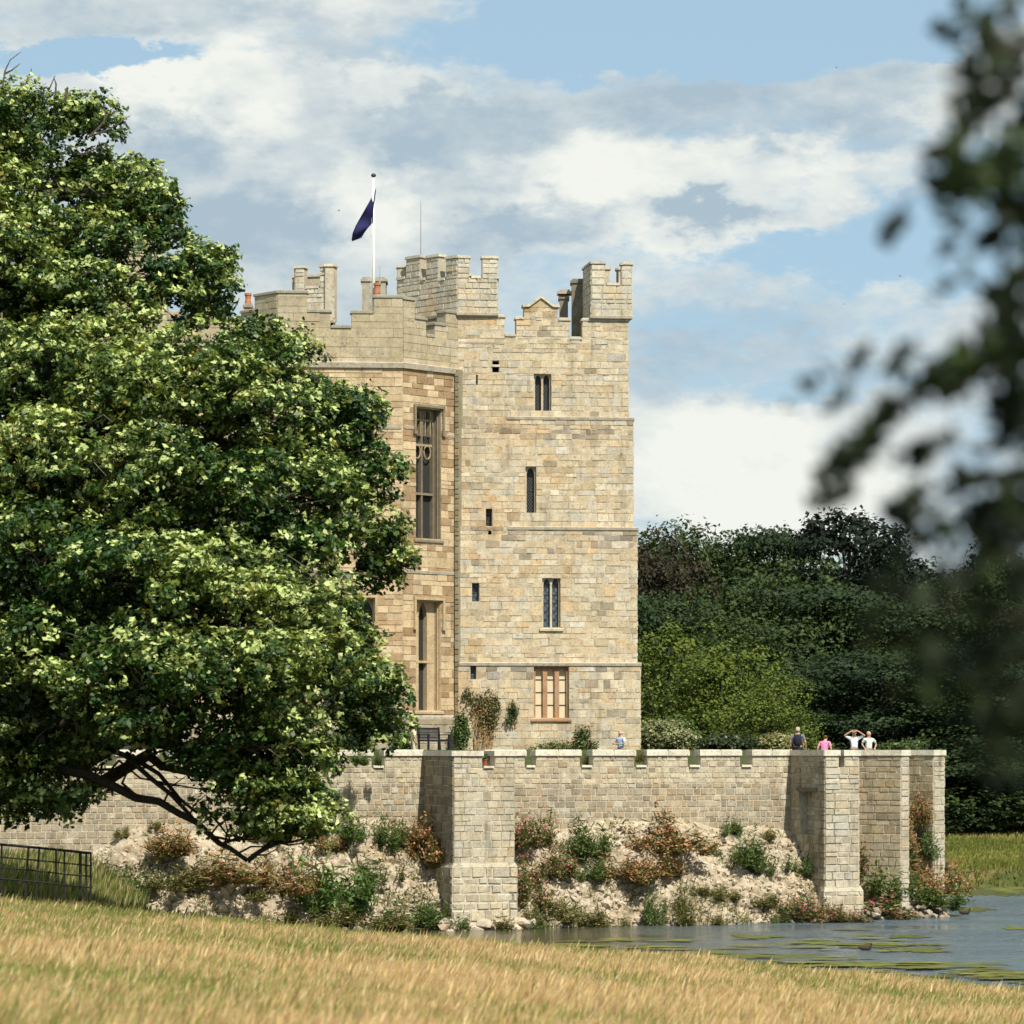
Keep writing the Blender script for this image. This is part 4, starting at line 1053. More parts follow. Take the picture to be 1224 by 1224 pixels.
# ------------------------------------------------------------------ SYCAMORE (left)
TY = 97.0
sy = empty('sycamore_tree', (*plan(-70, TY), float(ground_h((-70-612)/FPX*TY, TY))), 'huge leafy sycamore filling the left side, its low bough drooping over the rubble slope', 'tree')
def lobe(px, py, rp, dy=0, rz=None, ry=None): # rp,rz in px
    Y = TY+dy; k = Y/FPX; p = P(px, py, Y); return (p.x, p.y, p.z, rp*k, (ry or rp)*k, (rz or rp*.75)*k)
LB = [lobe(*a) for a in [
 # top
 (-60, 165, 90, 0, 70), (20, 158, 42, -2, 42), (70, 135, 32, 1, 22), (105, 150, 20, 0, 22), (15, 190, 50, 2, 34), (100, 215, 30, 3, 14), (-60, 230, 110, -2, 70),
 (150, 240, 55, -1, 40), (180, 250, 28, -2, 26), (110, 225, 45, 1, 32), (60, 290, 70, -2, 45), (150, 300, 45, -3, 26), (180, 285, 24, -1, 12), (0, 330, 80, -4, 60), (100, 350, 60, -4, 42),
 (230, 330, 42, -2, 26), (262, 318, 14, -2, 12), (190, 345, 40, -3, 22), (235, 372, 34, -1, 22), (160, 405, 55, -4, 30),
 (-70, 420, 120, -3, 90), (40, 440, 90, -6, 55), (150, 470, 80, -6, 55), (240, 440, 70, -5, 42), (310, 430, 50, -3, 36), (345, 415, 26, -2, 18), (290, 480, 70, -5, 42), (355, 470, 22, -2, 16),
 (340, 520, 60, -4, 36), (410, 500, 38, -3, 26), (435, 495, 18, -2, 14), (400, 545, 50, -3, 26), (455, 560, 30, -2, 20), (440, 590, 22, -2, 14), (355, 590, 70, -5, 38), (425, 632, 44, -4, 24), (468, 645, 22, -3, 18), (470, 672, 14, -3, 10), (455, 688, 12, -3, 12),
 (60, 560, 100, -8, 60), (180, 580, 90, -8, 55), (280, 590, 80, -7, 46), (-60, 600, 120, -6, 90), (365, 648, 55, -5, 22), (330, 660, 60, -6, 36),
 (50, 680, 100, -9, 62), (160, 700, 100, -10, 58), (260, 700, 90, -9, 52), (340, 720, 70, -8, 44), (400, 752, 30, -5, 20), (430, 772, 20, -4, 12),
 (-60, 780, 120, -7, 90), (60, 800, 100, -10, 62), (170, 820, 100, -11, 60), (280, 810, 90, -10, 56), (370, 800, 75, -8, 46), (436, 815, 36, -5, 26), (470, 835, 20, -4, 18), (432, 850, 32, -5, 16), (462, 868, 22, -4, 14), (450, 882, 12, -4, 8),
 (40, 890, 70, -8, 48), (20, 950, 55, -7, 36), (75, 955, 38, -8, 30), (-50, 920, 90, -7, 60),
 (185, 868, 75, -10, 26), (310, 895, 78, -9, 52), (355, 900, 44, -7, 38), (285, 950, 40, -9, 24), (335, 962, 52, -8, 32), (365, 972, 28, -7, 22), (310, 985, 24, -8, 10), (350, 990, 34, -8, 12),
 (238, 912, 30, -9, 16), (200, 455, 60, -3, 30), (-150, 500, 120, 6, 200), (-150, 800, 120, 6, 150)]]
SYC = [(.045, .09, .018), (.035, .075, .018), (.065, .11, .02), (.03, .06, .016), (.11, .13, .02)]
LB2 = [(l[0]-(.25 if 612+FPX*l[0]/l[1] > 385 else 0), l[1], l[2], l[3]*.93, l[4]*.9, l[5]*1.05) for l in LB]
gs = np.random.default_rng(99); SUB = []
for l in LB2:
    area = l[3]*l[5]; m = int(7+area*13); dv = rdir(gs, m*2); dv = dv[(dv[:, 2] > -.45) | (gs.random(m*2) < .3)][:m]
    for d_ in dv:
        q_ = gs.uniform(.78, 1.04); rs = gs.uniform(.25, .8); SUB.append((l[0]+d_[0]*l[3]*q_, l[1]+d_[1]*l[4]*q_, l[2]+d_[2]*l[5]*q_, rs*1.15, rs*1.1, rs*.7))
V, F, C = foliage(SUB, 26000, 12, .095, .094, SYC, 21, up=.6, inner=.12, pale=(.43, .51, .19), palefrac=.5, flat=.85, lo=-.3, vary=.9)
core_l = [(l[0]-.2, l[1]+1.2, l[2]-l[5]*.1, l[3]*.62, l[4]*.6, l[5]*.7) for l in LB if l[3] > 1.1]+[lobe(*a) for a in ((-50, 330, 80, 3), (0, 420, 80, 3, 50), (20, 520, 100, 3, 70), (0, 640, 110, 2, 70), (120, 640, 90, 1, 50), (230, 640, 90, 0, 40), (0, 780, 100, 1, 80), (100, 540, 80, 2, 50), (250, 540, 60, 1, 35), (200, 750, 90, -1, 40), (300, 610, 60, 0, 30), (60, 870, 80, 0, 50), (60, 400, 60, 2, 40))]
V_, F_, C_n = foliage(core_l, 17000, 6, .25, .125, [(.018, .035, .010), (.025, .045, .012)], 22, up=.1, inner=.5, lo=-1)  # inner leaves darker: the crown's interior shade is put into their colour
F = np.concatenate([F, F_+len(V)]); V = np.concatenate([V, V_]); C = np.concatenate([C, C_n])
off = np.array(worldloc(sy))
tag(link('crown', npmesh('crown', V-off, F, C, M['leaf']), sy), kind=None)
# trunk and limbs
q = MB((.09, .075, .055)); b0 = Vector((*plan(-70, TY), float(ground_h((-682)/FPX*TY, TY))-.3))
tp = [b0, P(-68, 980, TY), P(-60, 850, TY), P(-62, 650, TY), P(-50, 450, TY+.5), P(-40, 250, TY), P(-30, 120, TY)]
q.tube(tp, [1.15, .85, .78, .68, .5, .28, .08], 14); trunk = q.build('trunk', M['bark'], sy, smooth=True)
r = random.Random(3)
def wob(a, b, k=6, s=.25):
    a = Vector(a); b = Vector(b); L = (b-a).length; return [a.lerp(b, i/k)+Vector([r.uniform(-1, 1)*s*L*.12*math.sin(math.pi*i/k) for _ in range(3)])+Vector((0, 0, math.sin(math.pi*i/k)*L*.08)) for i in range(k+1)]
def limb(pts, r0, r1, n=8, col=(.075, .062, .045), name='limb'):
    q = MB(col); k = len(pts); q.tube(pts, [r0+(r1-r0)*i/(k-1) for i in range(k)], n); return q.build(name, M['bark'], sy, smooth=True)
order = sorted(range(len(LB)), key=lambda i: -LB[i][3]*LB[i][5])
tz = lambda z: min(range(len(tp)), key=lambda i: abs(tp[i].z-z))
tw_m = MB((.11, .095, .07))
for idx in order[:46]:
    l = LB[idx]; c = Vector(l[:3]); base = None
    zt_ = c.z-min(4, .35*abs(c.x-tp[0].x)); best = min(range(1, len(tp)-1), key=lambda i: abs(tp[i].z-zt_)); base = tp[best]
    L = (c-base).length
    if L < 2: continue
    pts = wob(base, c, 7, .5); limb(pts, min(.32, .04+L*.024), .045, 7)
    for k in range(7):
        a = pts[r.randrange(3, 8)]; d = Vector([r.uniform(-1, 1), r.uniform(-1, .4), r.uniform(-.3, .9)]); d.x *= l[3]; d.y *= l[4]; d.z *= l[5]
        tw_m.tube(wob(a, c+d*.95, 4, .9), [.045, .035, .028, .02, .01], 4)
tw_m.build('twig', M['bark'], sy, kind='stuff')
# the visible drooping bough
def lp(l, dy=0): return [P(x, y, TY-8+dy) for x, y in l]
bc = (.035, .03, .024)
limb([P(-60, 860, TY), P(20, 905, TY-4)]+lp([(80, 921), (104, 926), (130, 937), (163, 954), (190, 958), (213, 972), (235, 983), (262, 1008), (275, 1014), (296, 1029)]), .165, .06, 9, bc, 'low_bough')
limb(lp([(296, 1029), (310, 1018), (330, 1008), (350, 1006), (375, 1000)], -.1), .08, .03, 6, bc)
limb(lp([(128, 895), (150, 903), (180, 930), (205, 950), (228, 975), (240, 990), (262, 1008)], .2), .085, .04, 7, bc)
limb(lp([(150, 900), (190, 925), (215, 955), (236, 972)], .5), .08, .04, 6, bc); limb(lp([(163, 952), (146, 936), (155, 915)], -.2), .06, .03, 6, bc)
for l in ([(235, 985), (255, 1000), (280, 1005), (300, 1000), (320, 1003)], [(240, 960), (262, 985), (275, 1003)], [(275, 985), (277, 995), (290, 1004), (305, 1003)], [(213, 972), (200, 960), (188, 962)], [(330, 1008), (345, 998), (335, 985)], [(262, 1010), (285, 1002), (310, 996), (330, 980)], [(310, 1018), (325, 1005), (345, 1010), (362, 1008)]):
    limb(lp(l, r.uniform(-.4, .4)), .05, .02, 5, bc)
for l in ([(250, 1000), (262, 985), (280, 975), (300, 978)], [(285, 1020), (300, 1012), (322, 1012), (340, 1004)], [(300, 1022), (318, 1022), (332, 1014)], [(225, 978), (232, 962), (246, 950)], [(196, 958), (205, 940), (222, 928)], [(268, 1010), (272, 992), (268, 978)], [(180, 930), (196, 938), (214, 940)]): limb(lp(l, r.uniform(-.5, .5)), .035, .012, 5, bc)
for l in ([(395, 855), (415, 868), (440, 876), (455, 880)], [(390, 690), (420, 684), (452, 690)]): limb(lp(l, 4), .06, .025, 5, (.09, .075, .05))
# bare twigs breaking the outline
tb = MB((.10, .085, .07))
for l in ([(2, 110), (6, 85), (12, 72), (25, 62)], [(6, 88), (14, 84), (24, 76)], [(28, 110), (34, 92), (38, 82)], [(52, 118), (60, 104), (66, 90)], [(66, 120), (67, 100), (64, 92)], [(76, 122), (82, 105)],
          [(105, 165), (122, 148), (130, 135), (142, 122)], [(110, 162), (130, 155), (156, 138)], [(124, 148), (126, 136), (124, 128)], [(140, 190), (148, 184)], [(96, 185), (110, 180), (128, 172)], [(278, 372), (284, 362), (286, 356)], [(440, 520), (452, 508), (458, 498)], [(445, 530), (456, 522), (462, 516)]):
    tb.tube([P(x, y, TY-1) for x, y in l], [.04-.03*i/(len(l)-1) for i in range(len(l))], 4)
tb.build('bare_twig', M['bark'], sy, kind='stuff')

# ------------------------------------------------------------------ far woodland
def protocrown(kind, seed):
    r = random.Random(seed); L = []
    if kind == 'round':      # unit tree: height 1, half width .33
        for k in range(26):
            a = r.uniform(0, 6.28); z = r.uniform(.12, .9); w = .36*math.sin(math.pi*min(1, max(.12, (z+.1)/1.05)))**.6; q = w*r.uniform(.35, .95); s = r.uniform(.08, .15)
            L.append((q*math.cos(a), q*math.sin(a), z, s*1.15, s*1.15, s*.8))
        L.append((0, 0, .5, .26, .26, .4))
    elif kind == 'spire':
        for k in range(34):
            z = .06+.94*(k/33)**.9; w = .26*(1-z)**.8+.01; a = k*2.4; L.append((w*.7*math.cos(a), w*.7*math.sin(a), z*.97, w*.65+.02, w*.65+.02, .028))
    elif kind == 'pine':
        for (x, z, s) in ((-.02, .93, .10), (.06, .87, .10), (-.10, .86, .07), (.1, .76, .1), (-.15, .74, .09), (0, .7, .1), (.2, .66, .09), (-.24, .62, .1), (.12, .56, .12), (-.1, .54, .12), (.28, .57, .08), (.05, .4, .16), (-.2, .42, .13), (.25, .4, .14)):
            L.append((x, r.uniform(-.12, .12), z, s, s, s*.55))
    elif kind == 'layer':    # cedar / droopy evergreen
        for k in range(30):
            a = r.uniform(0, 6.28); z = r.uniform(.05, .93); w = .38*(1-z*.75); q = w*r.uniform(.3, 1); s = r.uniform(.09, .15)
            L.append((q*math.cos(a), q*math.sin(a), z, s*1.3, s*1.3, s*.35))
    return L
KINDS = {'round': ([(.038, .062, .018), (.048, .072, .019), (.028, .048, .015)], 'dark'), 'layer': ([(.024, .043, .017), (.030, .050, .018), (.019, .034, .015)], 'x'),
         'spire': ([(.014, .024, .012), (.018, .03, .014)], 'x'), 'pine': ([(.010, .018, .011), (.014, .022, .012)], 'x'),
         'lime': ([(.085, .12, .019), (.115, .14, .021), (.06, .088, .016)], 'x'), 'beech': ([(.034, .026, .017), (.036, .034, .017)], 'x')}
protos = {}
def get_proto(kind, var):
    k = (kind, var)
    if k in protos: return protos[k]
    shape = {'lime': 'round', 'beech': 'round'}.get(kind, kind); L = protocrown(shape, 50+var*7+len(kind)); S = 20.0
    L = [tuple(x*S for x in l) for l in L]
    n = {'round': 2300, 'layer': 1900, 'spire': 1000, 'pine': 1700}[shape]
    if kind == 'lime': n = 2100
    V, F, C = foliage(L, n, 9, .34 if shape != 'pine' else .25, .20 if kind != 'lime' else .17, KINDS[kind][0], 900+var*13+len(kind), up=.55, inner=.12, flat=.5 if shape in ('layer', 'spire') else .8)
    me = npmesh('crown', V, F, C, M['wet'])
    q = MB((.045, .04, .032)); rr = random.Random(var+3); q.tube([(0, 0, -.5), (.1, 0, S*.3), (-.1, .1, S*.6), (0, 0, S*.93)], [.5, .38, .22, .05], 8)
    for l in L[:14]:
        q.tube([(0, 0, l[2]*.6), (l[0]*.5, l[1]*.5, l[2]*.85), (l[0], l[1], l[2])], [.16, .1, .04], 5)
    tm = D.meshes.new('trunk'); tm.from_pydata(q.v, [], q.f); at = tm.attributes.new('col', 'FLOAT_COLOR', 'POINT')
    c = np.ones((len(q.v), 4), dtype=np.float32); c[:, :3] = q.c; at.data.foreach_set('color', c.ravel()); tm.materials.append(M['bark'])
    protos[k] = (me, tm); return protos[k]
def ftree(kind, px, ptop, Y, width, label, var=0, pbase=None):
    x = (px-612)/FPX*Y; z0 = float(ground_h(x, Y)); zt_ = zpy(ptop, Y); h = zt_-z0
    e = empty('pine_tree' if kind == 'pine' else 'woodland_tree', (x, Y, z0), label, 'tree', 'trees of the dark wood behind the moat', rz=px*.37 if kind != 'pine' else 0)
    me, tm = get_proto(kind, var); s = h/20.0/ (1.0); e.scale = (width/14.5, width/14.5, s)
    link('crown', me, e); link('trunk', tm, e)
WOOD = [
 ('round', 775, 633, 262, 13, 'dark broadleaf tree on the skyline touching the right edge of the square tower', 0),
 ('beech', 805, 640, 250, 12, 'dull purplish tree at the back of the wood near the tower', 1),
 ('round', 838, 630, 265, 14, 'dark broadleaf tree on the skyline right of the purplish tree', 1),
 ('round', 880, 626, 268, 14, 'dull green tree on the skyline above the bright lime tree', 2),
 ('layer', 925, 617, 262, 13, 'spiky topped tree on the skyline left of the tall pine', 0),
 ('round', 960, 645, 270, 14, 'rounded dark tree in the skyline dip left of the tall pine', 0),
 ('pine', 1016, 602, 255, 17, 'tall dark pine with clumped top, highest tree of the wood', 0),
 ('pine', 1055, 645, 262, 15, 'lower dark pine close on the right of the tallest pine', 1),
 ('round', 1105, 668, 266, 15, 'dark tree on the skyline between the pines and the spire-shaped cedar', 1),
 ('spire', 1176, 642, 262, 14, 'spire-shaped conifer rising from the wood near the right edge', 0),
 ('round', 1140, 675, 258, 14, 'dark rounded tree just left of the spire-shaped conifer', 2),
 ('round', 1222, 668, 262, 16, 'dark tree at the right edge behind the blurred leaves', 0),
 ('layer', 1275, 655, 262, 17, 'dark evergreen of the wood beyond the right edge of the picture', 1),
 ('layer', 782, 700, 238, 11, 'dark evergreen halfway up the wood beside the square tower', 1),
 ('round', 835, 690, 240, 13, 'dull green tree in the middle of the wood above the lime tree', 2),
 ('round', 905, 735, 224, 12, 'bluish green rounded tree right of the bright lime tree top', 0),
 ('round', 935, 672, 242, 13, 'mid green tree below the skyline dip left of the pines', 1),
 ('layer', 990, 690, 240, 14, 'droopy dark evergreen below the tallest pine', 0),
 ('round', 1040, 700, 240, 13, 'dark broadleaf tree below the two pines', 2),
 ('layer', 1090, 705, 238, 14, 'layered evergreen in the middle of the wood behind the terrace corner', 1),
 ('round', 1150, 715, 238, 14, 'dark tree below the spire-shaped conifer', 0),
 ('layer', 1210, 720, 236, 14, 'layered evergreen low in the wood near the right edge', 0),
 ('layer', 950, 800, 212, 11, 'dark evergreen standing behind the man with the rucksack', 0),
 ('layer', 1000, 775, 214, 12, 'droopy dark evergreen behind the people on the terrace corner', 1),
 ('layer', 1055, 790, 212, 12, 'droopy evergreen reaching down behind the top of the terrace corner', 0),
 ('layer', 1110, 770, 214, 13, 'evergreen with fine drooping sprays right of the terrace corner', 1),
 ('round', 1160, 800, 212, 13, 'low dark tree at the meadow edge right of the terrace corner', 1),
 ('layer', 1215, 790, 212, 14, 'dark evergreen at the meadow edge on the far right', 1),
 ('round', 1270, 780, 212, 14, 'dark broadleaf tree at the meadow edge outside the right of the picture', 2),
 ('lime', 800, 742, 196, 11, 'bright yellow-green lime tree next to the square tower', 0),
 ('lime', 862, 765, 192, 10, 'bright yellow-green tree right of the lime that touches the tower', 1),
 ('lime', 915, 805, 188, 8, 'smaller yellow-green tree drooping towards the pale dome bush', 0),
]
for w in WOOD: ftree(w[0], w[1], w[2], w[3], w[4]*1.12, w[5], w[6])
# understorey: dark mass at the foot of the wood
g = np.random.default_rng(4); L = []
for k in range(90):
    x = g.uniform(4, 62); y = 216+g.uniform(0, 18); z = float(ground_h(x, y)); L.append((x, y, z+g.uniform(.5, 5), g.uniform(2, 3.4), 2, g.uniform(1.6, 3)))
V, F, C = foliage(L, 6500, 8, .5, .28, [(.012, .02, .009), (.016, .026, .012)], 77, up=.4, inner=.1, lo=-1)
link('wood_undergrowth', npmesh('wood_undergrowth', V, F, C, M['wet']), kind='stuff')

# ------------------------------------------------------------------ garden bushes on the terrace
def bush(name, px, ptop, pbot, w, Y, cols, label, seed, n=500, sz=.07, group=None, pale=None, pf=.3, blob=False, cat='bush', zb=None, lobes=None, spread=.1):
    k = Y/FPX; x = (px-612)*k; zt_ = zpy(ptop, Y); z0 = zb if zb is not None else zpy(pbot, Y); h = zt_-z0; W2 = w*k/2; r = random.Random(seed)
    e = empty(name, (x, Y, z0), label, cat, group)
    if lobes is None:
        lobes = [(0, 0, h*.45, W2*.85, W2*.7, h*.52)]+[(r.uniform(-.6, .6)*W2, r.uniform(-.5, .3)*W2, h*r.uniform(.3, .7), W2*r.uniform(.3, .5), W2*.4, h*r.uniform(.22, .34)) for _ in range(6)]
    V, F, C = foliage(lobes, n, 8, spread, sz, cols, seed, up=.5, pale=pale, palefrac=pf, lo=-.6)
    link('foliage', npmesh('foliage', V, F, C, M['leaf']), e)
    q = MB((.08, .06, .04))
    for i in range(5): a = r.uniform(0, 6.28); q.tube([(0, 0, 0), (math.cos(a)*W2*.3, math.sin(a)*W2*.3, h*.35), (math.cos(a)*W2*.5, math.sin(a)*W2*.4, h*.65)], [.04, .03, .012], 5)
    q.build('stem', M['bark'], e, local=True); return e
PG = [(.17, .19, .085), (.20, .21, .10), (.14, .165, .07)]
zl = ZC-.2
bush('clipped_bush', 798, 863, 897, 78, 152, PG, 'large pale grey-green domed bush beside the foot of the square tower', 61, 1300, .09, pale=(.30, .31, .16), zb=zl)
bush('clipped_bush', 930, 879, 897, 58, 158, [(.20, .20, .07), (.16, .17, .06)], 'pale yellowish domed bush behind the man with the rucksack', 62, 800, .09, pale=(.32, .30, .13), zb=zl)
bush('evergreen_shrub', 818, 858, 897, 40, 160, [(.055, .10, .02), (.075, .12, .02)], 'bright green pointed shrub behind the large domed bush', 63, 500, .1, zb=zl)
bush('evergreen_shrub', 868, 879, 897, 70, 156, [(.03, .045, .014), (.04, .06, .015)], 'low dark green shrub between the two domed bushes', 64, 800, .09, zb=zl)
bush('evergreen_shrub', 1075, 890, 897, 50, 150, [(.04, .07, .015), (.06, .09, .02)], 'low strip of dark hedge right of the woman in the pale green top', 65, 400, .08, zb=zl)
bush('evergreen_shrub', 1090, 886, 897, 36, 153, [(.05, .075, .02)], 'small hedge lump nearest the right end of the terrace', 66, 250, .08, zb=zl)
bush('garden_shrub', 700, 869, 896, 28, 139.5, [(.05, .085, .022), (.07, .10, .03)], 'dark green shrub at the tower foot between triple window and man in blue', 67, 330, .06, pale=(.25, .15, .09), pf=.2, zb=ZC-.9)
bush('garden_shrub', 662, 888, 897, 60, 140.5, [(.09, .12, .03), (.12, .13, .04)], 'low strip of greenery under the triple window', 68, 350, .05, zb=ZC-.3)
bush('climbing_plant', 551, 853, 896, 17, 142.2, [(.05, .09, .02), (.08, .12, .03)], 'green climber in the corner between bay and square tower', 69, 330, .06, zb=ZC-.1, cat='climber')
bush('garden_shrub', 480, 876, 896, 30, 138.5, [(.12, .19, .04), (.17, .24, .06)], 'light green plant left of the black bench', 70, 300, .06, zb=ZC-.1)
bush('garden_shrub', 420, 882, 897, 60, 138.5, [(.12, .17, .04), (.15, .2, .05)], 'light green plants partly hidden behind the sycamore leaves', 71, 350, .06, zb=ZC-.1)
# wall climber with dry stems
e = empty('wall_climber', TF0.p(TF0.U(580), .1, ZC), 'half-dry climbing shrub with brown stems on the tower wall right of the corner', 'climber')
q = MB((.30, .21, .11)); r = random.Random(8)
for k in range(26):
    px = r.uniform(567, 588); pts = [TF0.p(TF0.U(px), .12, ZC-.05)]
    for j in range(1, 6): pts.append(TF0.p(TF0.U(px+r.uniform(-4, 4)+(582-px)*.05*j+j*.6), .08+.05*r.random(), ZC+(895-(892-j*r.uniform(9, 12)))/FPX*143-.0))
    q.tube(pts, [.03, .025, .02, .018, .015, .008], 4)
q.build('stem', M['bark'], e)
def wl(px, py, w, h): p = TF0.p(TF0.U(px), .12, TF0.Z(py, px)); return (p.x, p.y, p.z, w, .15, h)
off = np.array(worldloc(e))
V, F, C = foliage([wl(587, 845, .32, .75), wl(583, 862, .35, .4), wl(558, 832, .2, .32), wl(571, 838, .3, .2)], 260, 7, .09, .055, [(.05, .08, .02), (.08, .10, .03), (.2, .15, .07)], 81)
link('foliage', npmesh('foliage', V-off, F, C, M['leaf']), e)
V, F, C = foliage([wl(578, 865, .45, .9), wl(572, 850, .4, .5)], 200, 6, .1, .045, [(.36, .26, .13), (.30, .21, .10)], 82)
link('dry_leaves', npmesh('dry_leaves', V-off, F, C, M['dryleaf']), e)
e = empty('wall_climber', TF0.p(TF0.U(613), .1, ZC+1), 'small green climber tuft on the tower wall left of the triple window', 'climber')
V, F, C = foliage([wl(613, 852, .14, .45), wl(609, 862, .25, .12)], 90, 7, .07, .05, [(.05, .08, .02), (.08, .11, .03)], 83); link('foliage', npmesh('foliage', V-np.array(worldloc(e)), F, C, M['leaf']), e)
q = MB((.2, .15, .08)); q.tube([TF0.p(TF0.U(612), .1, TF0.Z(868, 613)), TF0.p(TF0.U(613), .1, TF0.Z(845, 613))], .02, 5); q.build('stem', M['bark'], e)

# ------------------------------------------------------------------ plants on the rubble
GREEN = [(.10, .15, .04), (.13, .17, .05), (.07, .115, .03)]; OLIVE = [(.15, .15, .045), (.11, .12, .035), (.20, .17, .06)]
RUSS = [(.26, .15, .07), (.18, .16, .05), (.30, .19, .08), (.12, .15, .04)]; PINK = (.52, .10, .14); YEL = (.5, .36, .03); BGR = [(.07, .13, .03), (.10, .17, .035)]
def pl_proto(kind, seed):
    """unit plant: base 0, about 1 wide, 1 high; stems fan up and outward, flower heads on top"""
    g = np.random.default_rng(seed); n = 1000
    cols = {'green': GREEN, 'olive': OLIVE, 'russet': RUSS, 'red': GREEN+RUSS[:2], 'bright': BGR, 'yellow': OLIVE}[kind]
    m = 12; cen = np.stack([g.uniform(-.42, .42, m), g.uniform(-.3, .3, m), g.uniform(-.12, .12, m)], 1); ht = g.uniform(.3, 1.0, m); wd = g.uniform(.14, .3, m)
    ci = g.integers(0, m, n); d = rdir(g, n); d[:, 2] = np.abs(d[:, 2])+.3; d += g.normal(size=3)*.12
    L = g.uniform(.15, 1.05, n)**.8
    root = cen[ci]; tip = root+d*L[:, None]*np.stack([wd[ci], wd[ci], ht[ci]*.85], 1)
    V1, _ = leaves(root+(tip-root)*g.uniform(.55, 1, (n, 1)), np.cross(d, rdir(g, n))+1e-3, np.full(n, .075)*g.uniform(.5, 1.5, n), .16, seed)
    c1 = np.repeat(np.array(cols)[g.integers(0, len(cols), n)]*g.uniform(.6, 1.35, (n, 1)), 4, 0)
    V2, _ = leaves(root+(tip-root)*g.uniform(.2, 1, (n, 1)), d+g.normal(size=(n, 3))*.7, np.full(n, .034)*g.uniform(.5, 1.3, n), .55, seed+1)
    c2 = np.repeat(np.array(cols)[g.integers(0, len(cols), n)]*g.uniform(.6, 1.3, (n, 1)), 4, 0)
    k = {'green': 20, 'olive': 90, 'russet': 520, 'red': 330, 'bright': 0, 'yellow': 120}[kind]
    me = []
    fc = {'green': (.2, .14, .05), 'olive': (.30, .26, .11), 'russet': (.40, .19, .10), 'red': PINK, 'bright': (0, 0, 0), 'yellow': YEL}[kind]
    m1 = npmesh('foliage', np.concatenate([V1, V2]), np.arange(n*8).reshape(-1, 4), np.concatenate([c1, c2]), M['leaf']); m2 = None
    if k:
        V3, _ = leaves(tip[:k]+g.normal(size=(k, 3))*.015, d[:k]+g.normal(size=(k, 3))*.8, np.full(k, .027), .7, seed+2)
        m2 = npmesh('flower_heads', V3, np.arange(k*4).reshape(-1, 4), np.repeat(np.array(fc)*g.uniform(.6, 1.3, (k, 1)), 4, 0), M['leaf'])
    return m1, m2
PP = {(k, v): pl_proto(k, 200+17*v+i*3) for i, k in enumerate(('green', 'olive', 'russet', 'red', 'bright', 'yellow')) for v in range(2)}
KN = {'green': ('wall_shrub', 'green shrub'), 'olive': ('wall_shrub', 'olive green tuft'), 'russet': ('valerian_plant', 'russet valerian clump'), 'red': ('valerian_plant', 'red-flowered valerian'), 'bright': ('wall_shrub', 'fresh bright green shrub'), 'yellow': ('wall_shrub', 'yellow-flowered tuft')}
